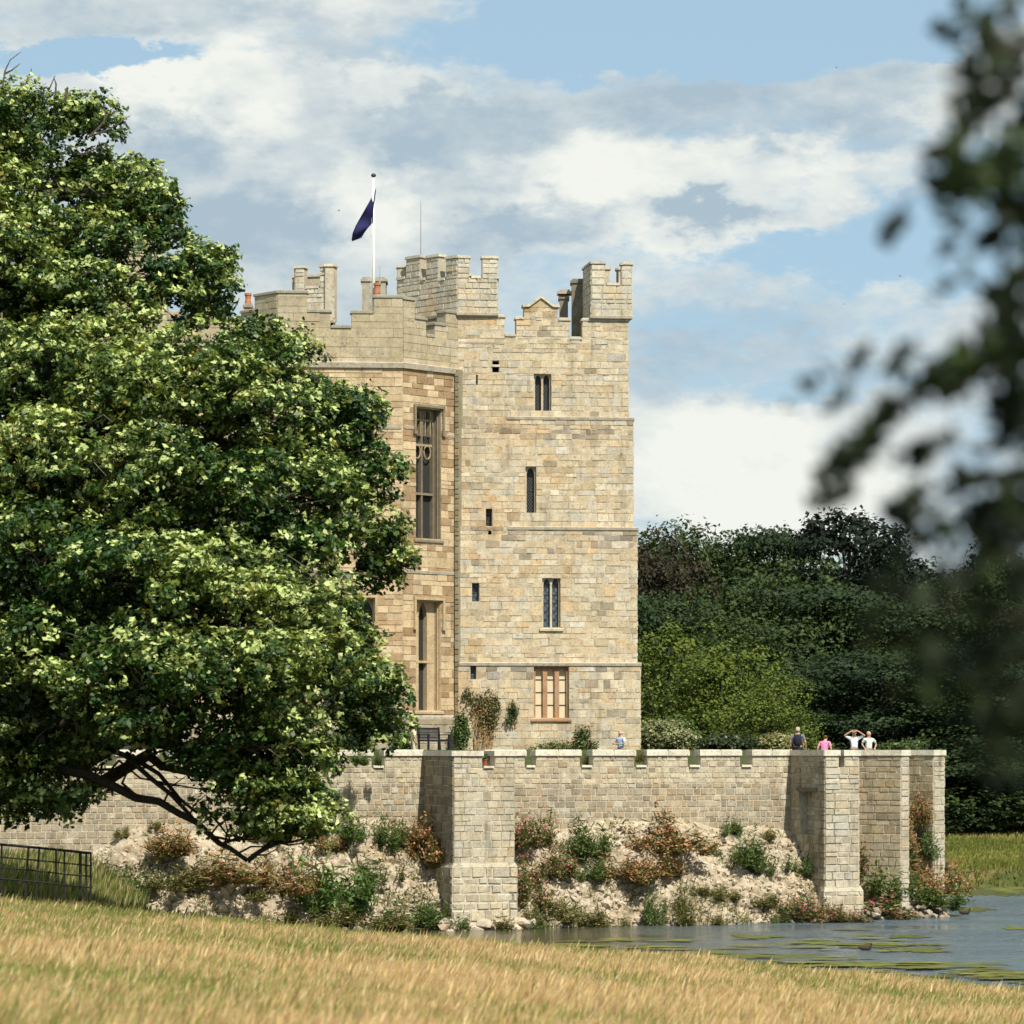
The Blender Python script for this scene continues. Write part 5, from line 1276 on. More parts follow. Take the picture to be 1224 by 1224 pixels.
PL = [ # px, base py, width px, height px, kind, where
 (636, 1016, 46, 52, 'red', 'high up, tight against the right side of the square buttress'),
 (695, 1024, 42, 48, 'green', 'with pinkish tips under the wall, second clump right of the square buttress'),
 (792, 1018, 68, 44, 'russet', 'broad and topmost, mid-slope right of the buttress'),
 (661, 1050, 38, 36, 'red', 'small, halfway down just right of the square buttress'),
 (704, 1052, 28, 30, 'green', 'low and dark, left end of the middle band of plants'),
 (740, 1052, 44, 38, 'russet', 'in the left half of the middle band of plants'),
 (780, 1052, 50, 38, 'russet', 'in the right half of the middle band, below the broad topmost clump'),
 (628, 1078, 34, 50, 'red', 'low in the angle right of the square buttress'),
 (662, 1104, 38, 42, 'olive', 'by the water right of the square buttress'),
 (698, 1110, 40, 30, 'olive', 'bright and low at the waterline left of the middle'),
 (785, 1106, 22, 42, 'green', 'narrow and upright at the waterline below the middle band'),
 (814, 1108, 30, 50, 'olive', 'tall and brownish at the waterline right of the narrow shrub'),
 (873, 1000, 22, 22, 'green', 'small, just under the wall, left of the yellow flowers'),
 (884, 1040, 36, 44, 'green', 'largest on the right part of the slope'),
 (917, 1046, 32, 34, 'green', 'right of the largest shrub, near the blocked doorway'),
 (915, 1004, 16, 16, 'yellow', 'tiny, under the wall left of the blocked doorway'),
 (905, 1082, 38, 22, 'olive', 'flat, low on the right part of the slope'),
 (867, 1074, 26, 18, 'olive', 'small and flat, in the middle of the bare right part'),
 (858, 1106, 16, 18, 'yellow', 'small at the waterline below the bare right part'),
 (960, 1103, 36, 32, 'red', 'at the waterline below the blocked doorway'),
 (985, 1103, 34, 26, 'red', 'at the waterline against the foot of the projecting pier'),
 (965, 1046, 22, 26, 'green', 'growing from the shaded wall under the blocked doorway'),
 (931, 1106, 18, 20, 'green', 'little, at the waterline left of the blocked doorway'),
 (212, 1022, 62, 40, 'russet', 'on the left slope right under the drooping bough'),
 (262, 1060, 80, 42, 'russet', 'broad, below the end of the drooping bough'),
 (215, 1064, 50, 34, 'olive', 'left of the broad russet clump below the bough'),
 (158, 1066, 56, 32, 'green', 'far left, at the edge of the meadow right of the fence'),
 (350, 1070, 62, 52, 'russet', 'on the left slope right of the bough end'),
 (407, 1084, 58, 86, 'bright', 'tall, at the left part of the slope beneath the sycamore edge'),
 (147, 1000, 14, 18, 'olive', 'tiny, on the bare stone at the far left'),
 (186, 988, 16, 14, 'olive', 'tiny, under the wall behind the drooping bough'),
 (424, 1008, 36, 34, 'bright', 'just below the lowest sycamore leaves'),
 (470, 1014, 34, 44, 'green', 'under the wall left of the square buttress'),
 (513, 1032, 50, 62, 'russet', 'dark and tall, against the shaded side of the square buttress'),
 (488, 1010, 36, 36, 'russet', 'between the green shrub and the dark side of the buttress'),
 (455, 1056, 34, 30, 'green', 'low in the middle of the slope left of the buttress'),
 (540, 1066, 26, 40, 'green', 'at the foot of the dark side of the square buttress'),
 (385, 1106, 56, 34, 'olive', 'at the meadow edge below the tall bright shrub'),
 (440, 1110, 52, 34, 'olive', 'at the meadow edge, second right of the tall bright shrub'),
 (490, 1112, 50, 38, 'green', 'at the meadow edge left of the buttress'),
 (547, 1116, 40, 36, 'green', 'at the left corner of the buttress foot'),
 (603, 1116, 40, 24, 'olive', 'low, in front of the buttress foot'),
 (395, 1016, 34, 26, 'russet', 'hidden partly under the lowest sycamore leaves'),
 (317, 1004, 30, 24, 'olive', 'pale, seen between the bough tip and the crown'),
 (305, 1075, 30, 20, 'olive', 'small, on the bare stones right of the broad russet clump'),
 (745, 1112, 24, 18, 'olive', 'low at the waterline between the two waterside shrubs'),
 (640, 1112, 26, 20, 'green', 'low at the right corner of the buttress foot'),
 (836, 1070, 20, 14, 'olive', 'small and dry, in the centre of the bare stones'),
]
OFFS = [ # off the rubble slope: px, base py, Y, w, h, kind, where
 (1040, 1098, 134.5, 64, 36, 'red', 'at the waterline right of the projecting pier'),
 (1045, 1050, 136.6, 46, 56, 'red', 'against the first flat face right of the pier'),
 (1036, 1010, 137.3, 26, 40, 'russet', 'high in the angle right of the pier'),
 (1104, 985, 141.0, 34, 52, 'russet', 'dark, hanging high on the second flat face of the stepped corner'),
 (1108, 1025, 140.6, 32, 44, 'green', 'dark, halfway down the second flat face of the stepped corner'),
 (1070, 1075, 135.5, 56, 60, 'green', 'large, at the foot of the first narrow pale strip'),
 (1092, 1078, 137.5, 56, 60, 'russet', 'orange-brown, at the foot of the second flat face'),
 (1120, 1072, 140.5, 52, 56, 'russet', 'bushy, round the last corner of the terrace'),
 (1138, 1068, 142.5, 34, 40, 'red', 'outermost, overhanging the water past the last corner'),
 (1130, 1040, 141.8, 16, 20, 'yellow', 'beside the last corner of the terrace'),
 (1075, 1020, 136.0, 26, 46, 'russet', 'thin, beside the first narrow pale strip'),
 (1012, 1104, 131.5, 34, 22, 'red', 'under the plinth of the projecting pier'),
 (1110, 1085, 138.2, 60, 34, 'green', 'low and dark, trailing into the water below the last corner'),
 (1112, 960, 141.2, 16, 20, 'russet', 'small, above the dark hanging clump on the second flat face'),
 (433, 914, 127.4, 20, 20, 'green', 'growing out of the wall top left of the first visible crenel'),
 (452, 914, 127.9, 10, 20, 'green', 'sitting in the leftmost visible crenel'),
 (702, 914, 132.9, 12, 20, 'olive', 'sitting in the crenel below the shrub beside the tower'),
 (765, 910, 133.3, 12, 22, 'olive', 'sitting in the crenel right of the man in blue'),
]
def plant(px, pb, Y, w, h, kind, label, z=None):
    k = Y/FPX; v = random.randrange(2); m1, m2 = PP[(kind, v)]
    e = empty(KN[kind][0], (((px-612)*k), Y, zpy(pb, Y) if z is None else z), label, 'plant' if kind != 'bright' else 'shrub', 'plants growing on the rubble and terrace walls', rz=random.uniform(0, 6))
    e.scale = (w*k*1.75, w*k*1.3, h*k*1.15); link('foliage', m1, e)
    if m2: link('flower_heads', m2, e, kind='stuff')
for (px, pb, w, h, kind, where) in PL:
    q, d = on_slope(px, pb); q = q-FW.n*.0
    k = q.y/FPX
    plant(612+FPX*q.x/q.y, 895-FPX*(q.z-ZC)/q.y, q.y-.12, w, h, kind, KN[kind][1]+' '+where)
for (px, pb, Y, w, h, kind, where) in OFFS:
    big = .9
    plant(px, pb, min(Y, 139) if px < 1100 else Y-1.6*(pb > 960), w*big, h*big, kind, KN[kind][1]+' '+where)
# loose low weeds over the rubble
g = np.random.default_rng(31); n = 60000; i = g.integers(2, NS-2, n); j = (NTt*g.random(n)**.7).astype(int).clip(0, NTt-2)
nz = np.array([mnoise.noise(Vector(SLV[a, b])*.7) for a, b in zip(i, j)]); nz2 = np.array([mnoise.noise(Vector(SLV[a, b])*2.2) for a, b in zip(i, j)]); kp = (nz+.7*nz2 > .16-.5*(j/NTt > .86)-.25*(j/NTt < .07)); Cn = SLV[i, j][kp]+g.normal(size=(kp.sum(), 3))*.08
V, F = leaves(Cn, g.normal(size=(len(Cn), 3))+np.array([0, -.5, .3]), g.uniform(.04, .13, len(Cn)), .25, 5)
wc = np.array(OLIVE+GREEN+[(.3, .24, .12), (.36, .29, .16), (.28, .2, .1)])[g.integers(0, 9, len(Cn))]*g.uniform(.6, 1.2, (len(Cn), 1))
link('slope_weeds', npmesh('slope_weeds', V, F, np.repeat(wc, 4, 0), M['leaf']), kind='stuff')

# ------------------------------------------------------------------ meadow grass
def blades(x, y, h, w, lean, cb, ct, seed, z=None):
    g = np.random.default_rng(seed); n = len(x); z = ground_h(x, y) if z is None else z
    a = g.uniform(0, np.pi, n); dx, dy = np.cos(a)*w, np.sin(a)*w; lx = lean*h*g.uniform(.2, 1.6, n); ly = g.normal(size=n)*.18*h
    B = np.stack([x, y, z-.02], 1); Mx = np.stack([x+lx*.55, y+ly*.55, z+h*.68], 1); Tt = np.stack([x+lx, y+ly, z+h*.97], 1); dd = np.stack([dx, dy, 0*dx], 1)
    V = np.stack([B, Mx+dd, Tt, Mx-dd], 1).reshape(-1, 3); C = np.stack([cb, ct, ct*1.05, ct], 1).reshape(-1, 3)
    return V, np.arange(n*4).reshape(-1, 4), C
g = np.random.default_rng(12); n = 560000
t = g.random(n); y = 15+(104-15)*t**.75; x = y*g.uniform(-.185, .185, n)
keep = ~((x+.12*(y-90) > -9) & (y > 97)); x, y = x[keep], y[keep]; n = len(x)
def vn(x, y, s, sd): return np.sin(x*s+sd+1.3*np.sin(y*s*.7+sd*2))*.5+np.sin(y*s*.8-sd+1.1*np.sin(x*s*1.3))*.5
nzz = .5*vn(x, y, .35, 1.)+.35*vn(x, y, 1.1, 3.)+.2*vn(x, y, 3., 5.)
dry = np.clip(.70+1.0*nzz-.35*sstep(y, 66, 92)*(x < 0)-.15*sstep(y, 50, 80), 0, 1)[:, None]; mixr = g.random((n, 1)); isdry = (mixr < dry)
straw = np.array([(.60, .44, .22), (.52, .36, .17), (.68, .54, .32), (.47, .30, .18)])[g.integers(0, 4, n)]; grn = np.array([(.24, .26, .075), (.32, .31, .10), (.17, .20, .055)])[g.integers(0, 3, n)]
ct = np.where(isdry, straw, grn)*g.uniform(.75, 1.2, (n, 1)); cb = np.where(isdry, np.array([[.20, .17, .06]]), grn*.7)
h = g.uniform(.2, .48, n)*(1+.35*nzz); tall = g.random(n) < .03; h = np.where(tall, h*1.35, h)
V, F, C = blades(x, y, h, g.uniform(.0035, .009, n)*(1+y/45), .3, cb, ct, 41)
link('meadow_grass', npmesh('meadow_grass', V, F, C, M['dryleaf']), kind='stuff')
# rank dark grass at the meadow's far edge, below the tree
n = 52000; y = g.uniform(91.5, 125, n); x = y*g.uniform(-.19, .02, n); kp = (x < -3-(y-90)*.33) & ~((x > -13.6) & (y > 106)); x, y = x[kp], y[kp]; n = len(x)
ct = np.array([(.14, .17, .045), (.19, .20, .06), (.09, .12, .035), (.36, .30, .15)])[g.integers(0, 4, n)]*g.uniform(.7, 1.2, (n, 1))
V, F, C = blades(x, y, g.uniform(.4, .95, n), g.uniform(.015, .04, n), .15, ct*.6, ct, 42); link('rank_grass', npmesh('rank_grass', V, F, C, M['dryleaf']), kind='stuff')
# far bank
n = 60000; y = g.uniform(163.5, 232, n); x = g.uniform(16, 52, n); top = (y > 200)[:, None] & (g.random((n, 1)) < .5)
nz2 = vn(x, y, .3, 2.)[:, None]
ct = np.where(top, np.array([[.34, .29, .11]]), np.where(nz2 > .1, np.array([[.21, .21, .055]]), np.array([[.15, .17, .04]])))*g.uniform(.7, 1.25, (n, 1))
V, F, C = blades(x, y, g.uniform(.2, .42, n), g.uniform(.03, .07, n), .2, ct*.7, ct, 43); link('bank_grass', npmesh('bank_grass', V, F, C, M['dryleaf']), kind='stuff')
# reeds at near shore
n = 7000; x = g.uniform(2, 26, n); y = 96.5+g.normal(size=n)*.8; ct = np.array([(.16, .18, .05), (.26, .23, .09)])[g.integers(0, 2, n)]*g.uniform(.7, 1.2, (n, 1))
V, F, C = blades(x, y, g.uniform(.2, .5, n), g.uniform(.01, .025, n), .2, ct*.7, ct, 44); link('shore_grass', npmesh('shore_grass', V, F, C, M['dryleaf']), kind='stuff')

# ------------------------------------------------------------------ estate fence
FY = 88.0
fe = empty('estate_fence', P(50, 1070, FY), 'black iron estate fence with thin rails at the left edge of the meadow', 'fence')
fc_ = (.015, .014, .013)
posts = [(-40, 1005), (-8, 1008), (2, 1008), (34, 1011), (47, 1013), (67, 1015), (77, 1016), (96, 1018), (103, 1019), (108.5, 1019)]
for i, (px, py) in enumerate(posts):
    Yp = FY-(i*.0); a = P(px+(-4 if i in (3, 4) else 0), 1077, Yp); b = P(px, py, Yp); q = MB(fc_); wdt = .08 if i in (7,) else .052
    q.bar(a, b, wdt, wdt); q.build('post', M['paint'], fe)
def fr_y(px, k): return 1009+(px+0)*.10+k
for k, (w_) in zip((0, 15, 28, 41), (.06, .036, .036, .036)):
    q = MB(fc_); pts = [P(x, fr_y(x, k)+random.uniform(-.5, .5), FY-.03) for x in (-60, -20, 2, 47, 77, 109)]; q.tube(pts, w_/1.6, 5); q.build('rail', M['paint'], fe)

# ------------------------------------------------------------------ bench
def bench():
    e = empty('garden_bench', (*plan(519, 137.5), ZC-.05), 'black slatted garden bench in front of the bay tower', 'bench', rz=R(47))
    c = (.012, .012, .016); W2, Dp_ = .62, .55
    def bx(name, *a):
        q = MB(c); q.box(*a); q.build(name, M['paint'], e, local=True)
    for s in (-1, 1):
        x0 = s*W2-.035; x1 = s*W2+.035
        q = MB(c); q.bar((s*W2, .27, 0), (s*W2, .36, .96), .07, .07); q.build('leg', M['paint'], e, local=True)
        bx('leg', x0, x1, -.30, -.23, 0, .62); bx('armrest', x0-.02, x1+.02, -.34, .30, .62, .66); bx('side_rail', x0+.01, x1-.01, -.23, .27, .36, .42)
    bx('leg', -.03, .03, -.29, -.23, 0, .4)
    for k in range(6): bx('seat_slat', -W2, W2, -.29+k*.095, -.215+k*.095, .42, .445)
    bx('front_rail', -W2, W2, -.285, -.255, .35, .417)
    for (z, h) in ((.50, .06), (.90, .08)):
        q = MB(c); q.bar((-W2, .30+.06*(z-.4), z), (W2, .30+.06*(z-.4), z), .035, h); q.build('back_rail', M['paint'], e, local=True)
    for k in range(17):
        x = -W2+.08+k*(2*W2-.16)/16; q = MB(c); q.bar((x, .305, .52), (x, .332, .88), .035, .015); q.build('back_slat', M['paint'], e, local=True)
bench()
e = empty('iron_hoop', P(489, 895, 137.8), 'thin dark bent iron handrail left of the bench', 'handrail')
q = MB((.05, .045, .04)); q.tube([P(489.5, 895, 137.8), P(489.5, 878, 137.8), P(488, 873, 137.8), P(484, 872, 137.8)], .025, 6); q.build('rail', M['paint'], e)

# ------------------------------------------------------------------ people
def skin_mesh(name, chains, mat, col, parent, root=0, sub=1):
    """chains: list of [(pos, radius), ...]; a chain may start with an index to attach"""
    bm = bmesh.new(); vs = []; rad = []
    for ch in chains:
        prev = None
        for it in ch:
            if isinstance(it, int): prev = vs[it]; continue
            v = bm.verts.new(it[0]); vs.append(v); rad.append(it[1])
            if prev is not None: bm.edges.new((prev, v))
            prev = v
    me = D.meshes.new(name); bm.to_mesh(me); bm.free()
    o = link(name, me, parent); me.materials.append(mat)
    o.modifiers.new('skin', 'SKIN'); 
    if not me.skin_vertices: me.skin_vertices.new() if hasattr(me.skin_vertices, 'new') else None
    sv = me.skin_vertices[0].data
    for i, rr in enumerate(rad):
        rr = rr if hasattr(rr, '__len__') else (rr, rr); sv[i].radius = rr; sv[i].use_root = (i == root)
    s = o.modifiers.new('sub', 'SUBSURF'); s.levels = s.render_levels = sub
    return o
def colmat(name, c, rough=.8):
    m, n, o = newmat(name); pos = n.n('ShaderNodeTexCoord').outputs['Object']; x = n.noise(pos, 14, 4, .6)
    cc = n.mix(n.mr(x, .3, .7), tuple(k*.8 for k in c)+(1,), tuple(min(1, k*1.1) for k in c)+(1,)); bsdf(n, o, cc, rough, .2, bump(n, x, .4, .02)); return m
SKINM = colmat('skin_tone', (.50, .30, .21), .6)
def person(px, Y, z, rz, label, top, legs, hair, pose='stand', height=1.7, bald=False, bag=None, lean=0, sleeves=.5):
    e = empty('person', (*plan(px, Y), z), label, 'person', rz=rz); e.scale = (height/1.74*1.13, height/1.74*1.13, height/1.74)
    def T(p):   # bend the upper body forward (towards -y) about the hips
        x, y, zz = p
        if zz > .95 and lean: dz = zz-.95; return (x, y*math.cos(lean)-dz*math.sin(lean), .95+dz*math.cos(lean)+y*math.sin(lean)*0)
        return p
    hp = {}
    for s in (-1, 1):
        if pose == 'look': el = (s*.40, -.16, 1.50); wr = (s*.13, -.21, 1.70); hd = (s*.075, -.19, 1.70); fd = Vector((-s*.5, -.2, .5))
        elif pose == 'fold': el = (s*.27, -.05, 1.18); wr = (s*.02, -.26, 1.14); hd = (-s*.08, -.27, 1.15); fd = Vector((-s, -.1, 0))
        elif pose == 'hip': el = ((.33 if s > 0 else -.27), .06, 1.18); wr = (s*.22, -.12, 1.0); hd = (s*.19, -.18, .96); fd = Vector((0, -.5, -.8))
        else: el = (s*.27, .03, 1.16); wr = (s*.29, -.06, .93); hd = (s*.285, -.09, .85); fd = Vector((0, -.2, -1))
        hp[s] = (el, wr, hd, fd.normalized())
    ch = [[((0, 0, .95), (.13, .10)), ((0, .0, 1.12), (.115, .09)), ((0, 0, 1.30), (.14, .10)), ((0, .01, 1.42), (.10, .08)), ((0, .005, 1.50), .055), ((0, -.01, 1.56), (.062, .07)), ((0, -.012, 1.63), (.074, .09)), ((0, -.005, 1.70), (.07, .085)), ((0, 0, 1.74), (.035, .045))]]
    ch.append([6, ((0, -.105, 1.625), .012), ((0, -.125, 1.61), .01)])                # nose
    for s in (-1, 1): ch.append([6, ((s*.078, .005, 1.63), .014), ((s*.088, .01, 1.645), .01)])   # ears
    idx = 9+2+4
    for s in (-1, 1):
        el, wr, hd, fd = hp[s]
        ch.append([3, ((s*.17, 0, 1.40), .055), (el, .038), (wr, .026), (hd, (.035, .018))]); hi = idx+3; idx += 4
        side = fd.cross(Vector((0, 1, 0))).normalized() if abs(fd.y) < .9 else Vector((1, 0, 0)); palm = fd.cross(side).normalized()
        for k, L in enumerate((.065, .075, .07, .055)):
            b = Vector(hd)+side*(k-1.5)*.019+fd*.03; m_ = b+fd*L*.5+palm*.006; t_ = b+fd*L+palm*.025; ch.append([hi, (tuple(b), .009), (tuple(m_), .008), (tuple(t_), .007)]); idx += 3
        b = Vector(hd)-side*.035-fd*.01; ch.append([hi, (tuple(b), .010), (tuple(b-side*.02+fd*.035+palm*.01), .009)]); idx += 2
    for s in (-1, 1):
        ch.append([0, ((s*.09, 0, .88), .085), ((s*.105, -.01, .50), .055), ((s*.11, .02, .10), .038), ((s*.115, -.04, .045), .04), ((s*.125, -.15, .035), .032)])
    ch = [[it if isinstance(it, int) else (T(it[0]), it[1]) for it in c] for c in ch]
    skin_mesh('body', ch, SKINM, None, e)
    tm = colmat('top_cloth', top); lm = colmat('trouser_cloth', legs)
    c = [[((0, 0, .90), (.165, .12)), ((0, 0, 1.10), (.145, .115)), ((0, 0, 1.28), (.165, .125)), ((0, .01, 1.40), (.13, .10)), ((0, .008, 1.455), (.075, .07))]]
    for s in (-1, 1):
        el = hp[s][0]; a = Vector((s*.18, 0, 1.395)); b = Vector(el); t_ = a.lerp(b, sleeves+.35); c.append([3, (tuple(a), .075), (tuple(t_), .058)])
    c = [[it if isinstance(it, int) else (T(it[0]), it[1]) for it in k] for k in c]; skin_mesh('shirt', c, tm, None, e)
    c = [[((0, 0, .95), (.15, .12))]]
    for s in (-1, 1): c.append([0, ((s*.092, 0, .86), .105), ((s*.105, -.01, .50), .076), ((s*.11, .02, .10), .062)])
    skin_mesh('trousers', c, lm, None, e)
    for s in (-1, 1):
        q = MB((.04, .035, .03)); q.lathe((s*.12, -.07, 0), [(.05, 0), (.055, .03), (.045, .07), (.03, .09)], 10, sy=2.3); q.build('shoe', M['cloth'], e, smooth=True, local=True)
        hc = Vector(T((s*.028, -.092, 1.645))); q = MB((.03, .025, .02)); q.lathe(hc, [(.003, -.008), (.008, 0), (.003, .008)], 6); q.build('eye', M['paint'], e, local=True)
    hc = Vector(T((0, .012, 1.655))); q = MB(hair); pr = [(.088, -.03), (.092, .02), (.082, .06), (.055, .088), (.015, .1)]
    if bald: pr = [(.09, -.05), (.092, -.01), (.086, .02)]
    q.lathe(hc+Vector((0, .012 if not bald else .02, 0)), pr, 14, sx=.92, sy=1.08); q.build('hair', M['cloth'], e, smooth=True, local=True)
    if not bald and pose != 'bend':
        q = MB(hair); q.lathe(hc+Vector((0, .045, -.05)), [(.05, -.04), (.07, 0), (.075, .06)], 12); q.build('back_hair', M['cloth'], e, smooth=True, local=True)
    if bag:
        q = MB(bag); q.lathe((0, .17, 1.0), [(.10, 0), (.15, .05), (.155, .25), (.13, .4), (.06, .46)], 12, sy=.62); o = q.build('rucksack', M['cloth'], e, smooth=True, local=True)
        for s in (-1, 1):
            q = MB(bag); q.tube([(s*.10, .13, 1.43), (s*.11, .0, 1.50), (s*.115, -.12, 1.38), (s*.14, -.10, 1.18), (s*.13, .1, 1.08)], .02, 6); q.build('strap', M['cloth'], e, local=True)
    return e
zw = ZC-.9
# local -y is the way a figure faces
person(742, 136.0, zw, R(-48), 'bald man in light blue shirt, arms folded, in front of the square tower', (.40, .55, .74), (.05, .05, .07), (.55, .5, .45), 'fold', 1.66, bald=True)
person(953.5, 136.8, zw, R(175), 'man in a dark grey-blue shirt seen from behind with a black rucksack', (.16, .17, .24), (.03, .03, .045), (.42, .34, .26), 'stand', 1.80, bag=(.02, .022, .035), bald=False)
person(985, 137.0, zw-.12, R(160), 'person in a bright pink top bending down behind the parapet', (.66, .22, .40), (.06, .06, .08), (.10, .05, .03), 'bend', 1.62, lean=.35)
p_look = person(1021, 137.4, zw, R(0), 'woman in a white t-shirt holding binoculars to her eyes with raised elbows', (.70, .76, .78), (.10, .12, .2), (.09, .05, .03), 'look', 1.68)
person(1038.5, 137.6, zw, R(12), 'blonde woman in a pale green t-shirt, rightmost of the people', (.58, .70, .62), (.10, .10, .12), (.50, .40, .25), 'hip', 1.62)
person(494, 137.3, ZC-.5, R(110), 'person in pale yellow-green clothes left of the black bench', (.62, .60, .38), (.58, .52, .38), (.60, .50, .38), 'stand', 1.50)
b = p_look.location; e = empty('binoculars', b+Vector((0, -.19, 1.59)), 'dark binoculars held up by the woman in the white t-shirt', 'binoculars')
for s in (-1, 1):
    q = MB((.02, .02, .02)); q.tube([(s*.032, .055, .0), (s*.035, 0, .0), (s*.037, -.07, .0)], [.017, .022, .03], 10); q.build('barrel', M['paint'], e, local=True)
q = MB((.02, .02, .02)); q.bar((-.03, 0, .01), (.03, 0, .01), .03, .02); q.build('bridge', M['paint'], e, local=True)

# ------------------------------------------------------------------ plant pots in the crenels
for (px, Y, lab) in ((580, 128.2, 'terracotta pot in the crenel of the square buttress'), ):
    e = empty('plant_pot', (*plan(px, Y), zs+.08), lab, 'pot'); q = MB((.36, .10, .06)); q.lathe((0, 0, 0), [(.07, 0), (.10, .2), (.12, .21), (.12, .26), (.1, .26)], 12); q.build('pot', M['clay'], e, local=True)
    V, F, C = foliage([(0, 0, .33, .11, .11, .1)], 40, 6, .05, .04, GREEN, 5); link('foliage', npmesh('foliage', V, F, C, M['leaf']), e)

# ------------------------------------------------------------------ birds
def bird(px, py, Y, s, rz, label, flap=.3):
    e = empty('flying_bird', P(px, py, Y), label, 'bird', rz=rz); c = (.03, .03, .035)
    q = MB(c); q.tube([(0, -.5*s, 0), (0, -.38*s, .01*s), (0, -.25*s, .02*s), (0, 0, 0), (0, .25*s, 0), (0, .45*s, .02*s)], [.02*s, .06*s, .055*s, .1*s, .06*s, .02*s], 8); q.build('body', M['cloth'], e, smooth=True, local=True)
    for k in (-1, 1):
        q = MB(c); w = [(k*.05*s, -.15*s, .02*s), (k*.45*s, -.12*s, flap*.5*s), (k*.95*s, .12*s, flap*s), (k*.4*s, .1*s, flap*.45*s), (k*.05*s, .12*s, .02*s)]
        q.add(w+[(a, b, c_-.02*s) for a, b, c_ in w], [(0, 1, 2, 3, 4), (9, 8, 7, 6, 5)]+[(i, 5+i, 5+(i+1) % 5, (i+1) % 5) for i in range(5)]); q.build('wing', M['cloth'], e, local=True)
    q = MB(c); q.add([(0, .35*s, .02*s), (.1*s, .6*s, .02*s), (-.1*s, .6*s, .02*s), (0, .35*s, 0)], [(0, 1, 2), (3, 2, 1)]); q.build('tail', M['cloth'], e, local=True)
bird(1000, 81, 150, .10, .8, 'tiny dark bird high in the blue sky, topmost of the birds', .5)
bird(1076, 330, 140, .14, 1.2, 'small black bird in front of the clouds near the blurred leaves', .2)
bird(1009, 364, 150, .08, .4, 'faint bird just left of and below the blackest bird', .8)
bird(405, 252, 150, .12, 1.9, 'small dark bird left of the flag', .6)
def duck(px, py, lab):
    x, Y = wp(px, py); e = empty('duck', (x, Y, .0), lab, 'duck', rz=1.2); q = MB((.06, .045, .035))
    q.tube([(0, .26, .12), (0, .18, .09), (0, 0, .07), (0, -.15, .09), (0, -.2, .17), (0, -.22, .24), (0, -.27, .25)], [.01, .06, .1, .08, .045, .045, .02], 9); q.build('body', M['cloth'], e, smooth=True, local=True)
    q = MB((.3, .22, .05)); q.tube([(0, -.27, .245), (0, -.34, .235)], [.02, .012], 6); q.build('bill', M['paint'], e, local=True)
duck(1153, 1093, 'small dark duck swimming beyond the terrace corner'); duck(1034, 1136, 'small dark duck on the duckweed left of centre of the open water')

# ------------------------------------------------------------------ near tree, its leaves far out of focus
NY = 7.5
nt_ = empty('near_tree', (2.7, NY+.2, float(ground_h(2.7, NY))), 'out-of-focus dark leafy branches reaching in from the right edge, close to the camera', 'tree')
q = MB((.06, .05, .04)); q.tube([(2.7, NY+.2, float(ground_h(2.7, NY))-.2), (2.65, NY+.2, ZC-.5), (2.5, NY+.1, ZC+1), (2.4, NY, ZC+2.6)], [.16, .13, .09, .04], 10); q.build('trunk', M['bark'], nt_, smooth=True)
def np_(px, py, dy=0): return P(px, py, NY+dy)
BR = [[(1900, 60), (1300, 40), (1210, 55), (1150, 15)], [(1400, 200), (1290, 190), (1210, 200), (1130, 190)], [(1900, 480), (1300, 450), (1210, 420), (1130, 450), (1050, 500), (1005, 575)], [(1900, 640), (1320, 620), (1220, 560), (1160, 580), (1100, 620)], [(1900, 780), (1330, 760), (1220, 740), (1120, 720), (1040, 700)], [(1210, 60), (1170, 100), (1160, 160)], [(1900, 860), (1300, 840), (1200, 850)], [(1300, 450), (1230, 370), (1150, 330)]]
for b_ in BR:
    pts = [np_(x, y, .1*i) for i, (x, y) in enumerate(b_)]; q = MB((.05, .042, .035)); q.tube(pts, [.028-.022*i/(len(pts)-1) for i in range(len(pts))], 6); q.build('branch', M['bark'], nt_)
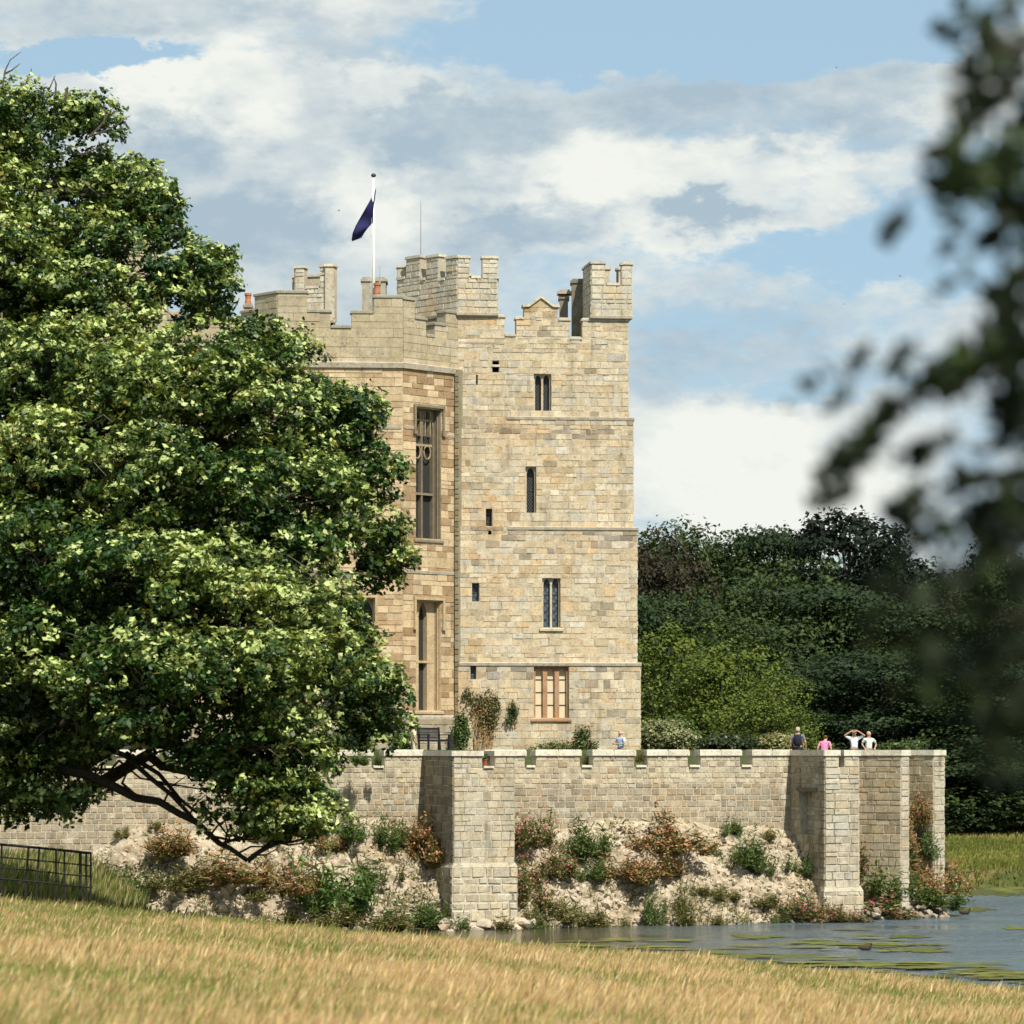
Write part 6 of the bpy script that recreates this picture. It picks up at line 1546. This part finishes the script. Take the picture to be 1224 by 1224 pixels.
CL = [(1150, 12, 16, 3), (1195, 35, 26, 7), (1165, 85, 22, 6), (1205, 85, 24, 8), (1160, 125, 12, 3), (1125, 188, 16, 5), (1150, 215, 30, 14), (1200, 205, 34, 16), (1215, 150, 18, 6), (1075, 265, 12, 1), (1140, 285, 12, 2), (1185, 275, 16, 3), (1125, 345, 10, 2), (1215, 355, 26, 9), (1200, 395, 26, 9),
      (1035, 420, 9, 1), (1072, 432, 12, 2), (1128, 448, 30, 14), (1185, 440, 30, 12), (1218, 420, 30, 14), (960, 465, 8, 1), (1003, 472, 9, 1), (1062, 492, 18, 4), (1030, 528, 16, 5), (1010, 552, 20, 6), (996, 588, 14, 3), (1085, 600, 20, 5), (1160, 572, 16, 5), (1112, 640, 20, 5), (1180, 600, 24, 8), (1215, 590, 26, 10), (1205, 520, 18, 5), (1200, 655, 24, 9),
      (1140, 690, 30, 8), (1190, 720, 40, 20), (1100, 700, 30, 7), (1215, 780, 40, 30), (1170, 790, 40, 18), (1120, 760, 36, 9), (1060, 690, 24, 4), (1215, 850, 40, 24), (1160, 850, 40, 9), (1225, 690, 30, 16), (1240, 300, 30, 10), (1245, 120, 30, 10), (1225, 920, 40, 14), (1060, 760, 36, 8), (1130, 800, 50, 16), (1180, 900, 50, 14), (1090, 650, 26, 8), (1150, 660, 34, 14), (1210, 640, 40, 18), (1215, 480, 30, 10), (1180, 120, 20, 6), (1220, 250, 26, 10), (1100, 540, 16, 4), (1250, 500, 40, 14), (1110, 810, 40, 5)]
g = np.random.default_rng(55); cs, nn, ss, co = [], [], [], []
for (px, py, rp, n) in CL:
    k = NY/FPX; c = np.array(np_(px, py)); m = max(5, int(n*((5.2 if px > 1110 else 9) if py < 650 else 1.7)))
    cs.append(c+g.normal(size=(m, 3))*np.array([rp*k*.42, .2, rp*k*.42])); nn.append(g.normal(size=(m, 3))*.7+np.array([.2, -.5, .6])); ss.append(g.uniform(.022, .042, m))
    base = np.array([(.018, .028, .009), (.012, .019, .007), (.009, .014, .006)])[g.integers(0, 3, m)]; 
    if (px, py) in ((1150, 215), (1200, 205), (1128, 448), (1200, 655)): base = base*3  # lit clumps: sunlight put into the leaf colour
    co.append(base*g.uniform(.6, 1.4, (m, 1)))
cs = np.concatenate(cs); V, F = leaves(cs, np.concatenate(nn), np.concatenate(ss), .6, 9); C = np.repeat(np.concatenate(co), 4, 0)
link('crown', npmesh('crown', V-np.array(worldloc(nt_)), F, C, M['wet']), nt_)
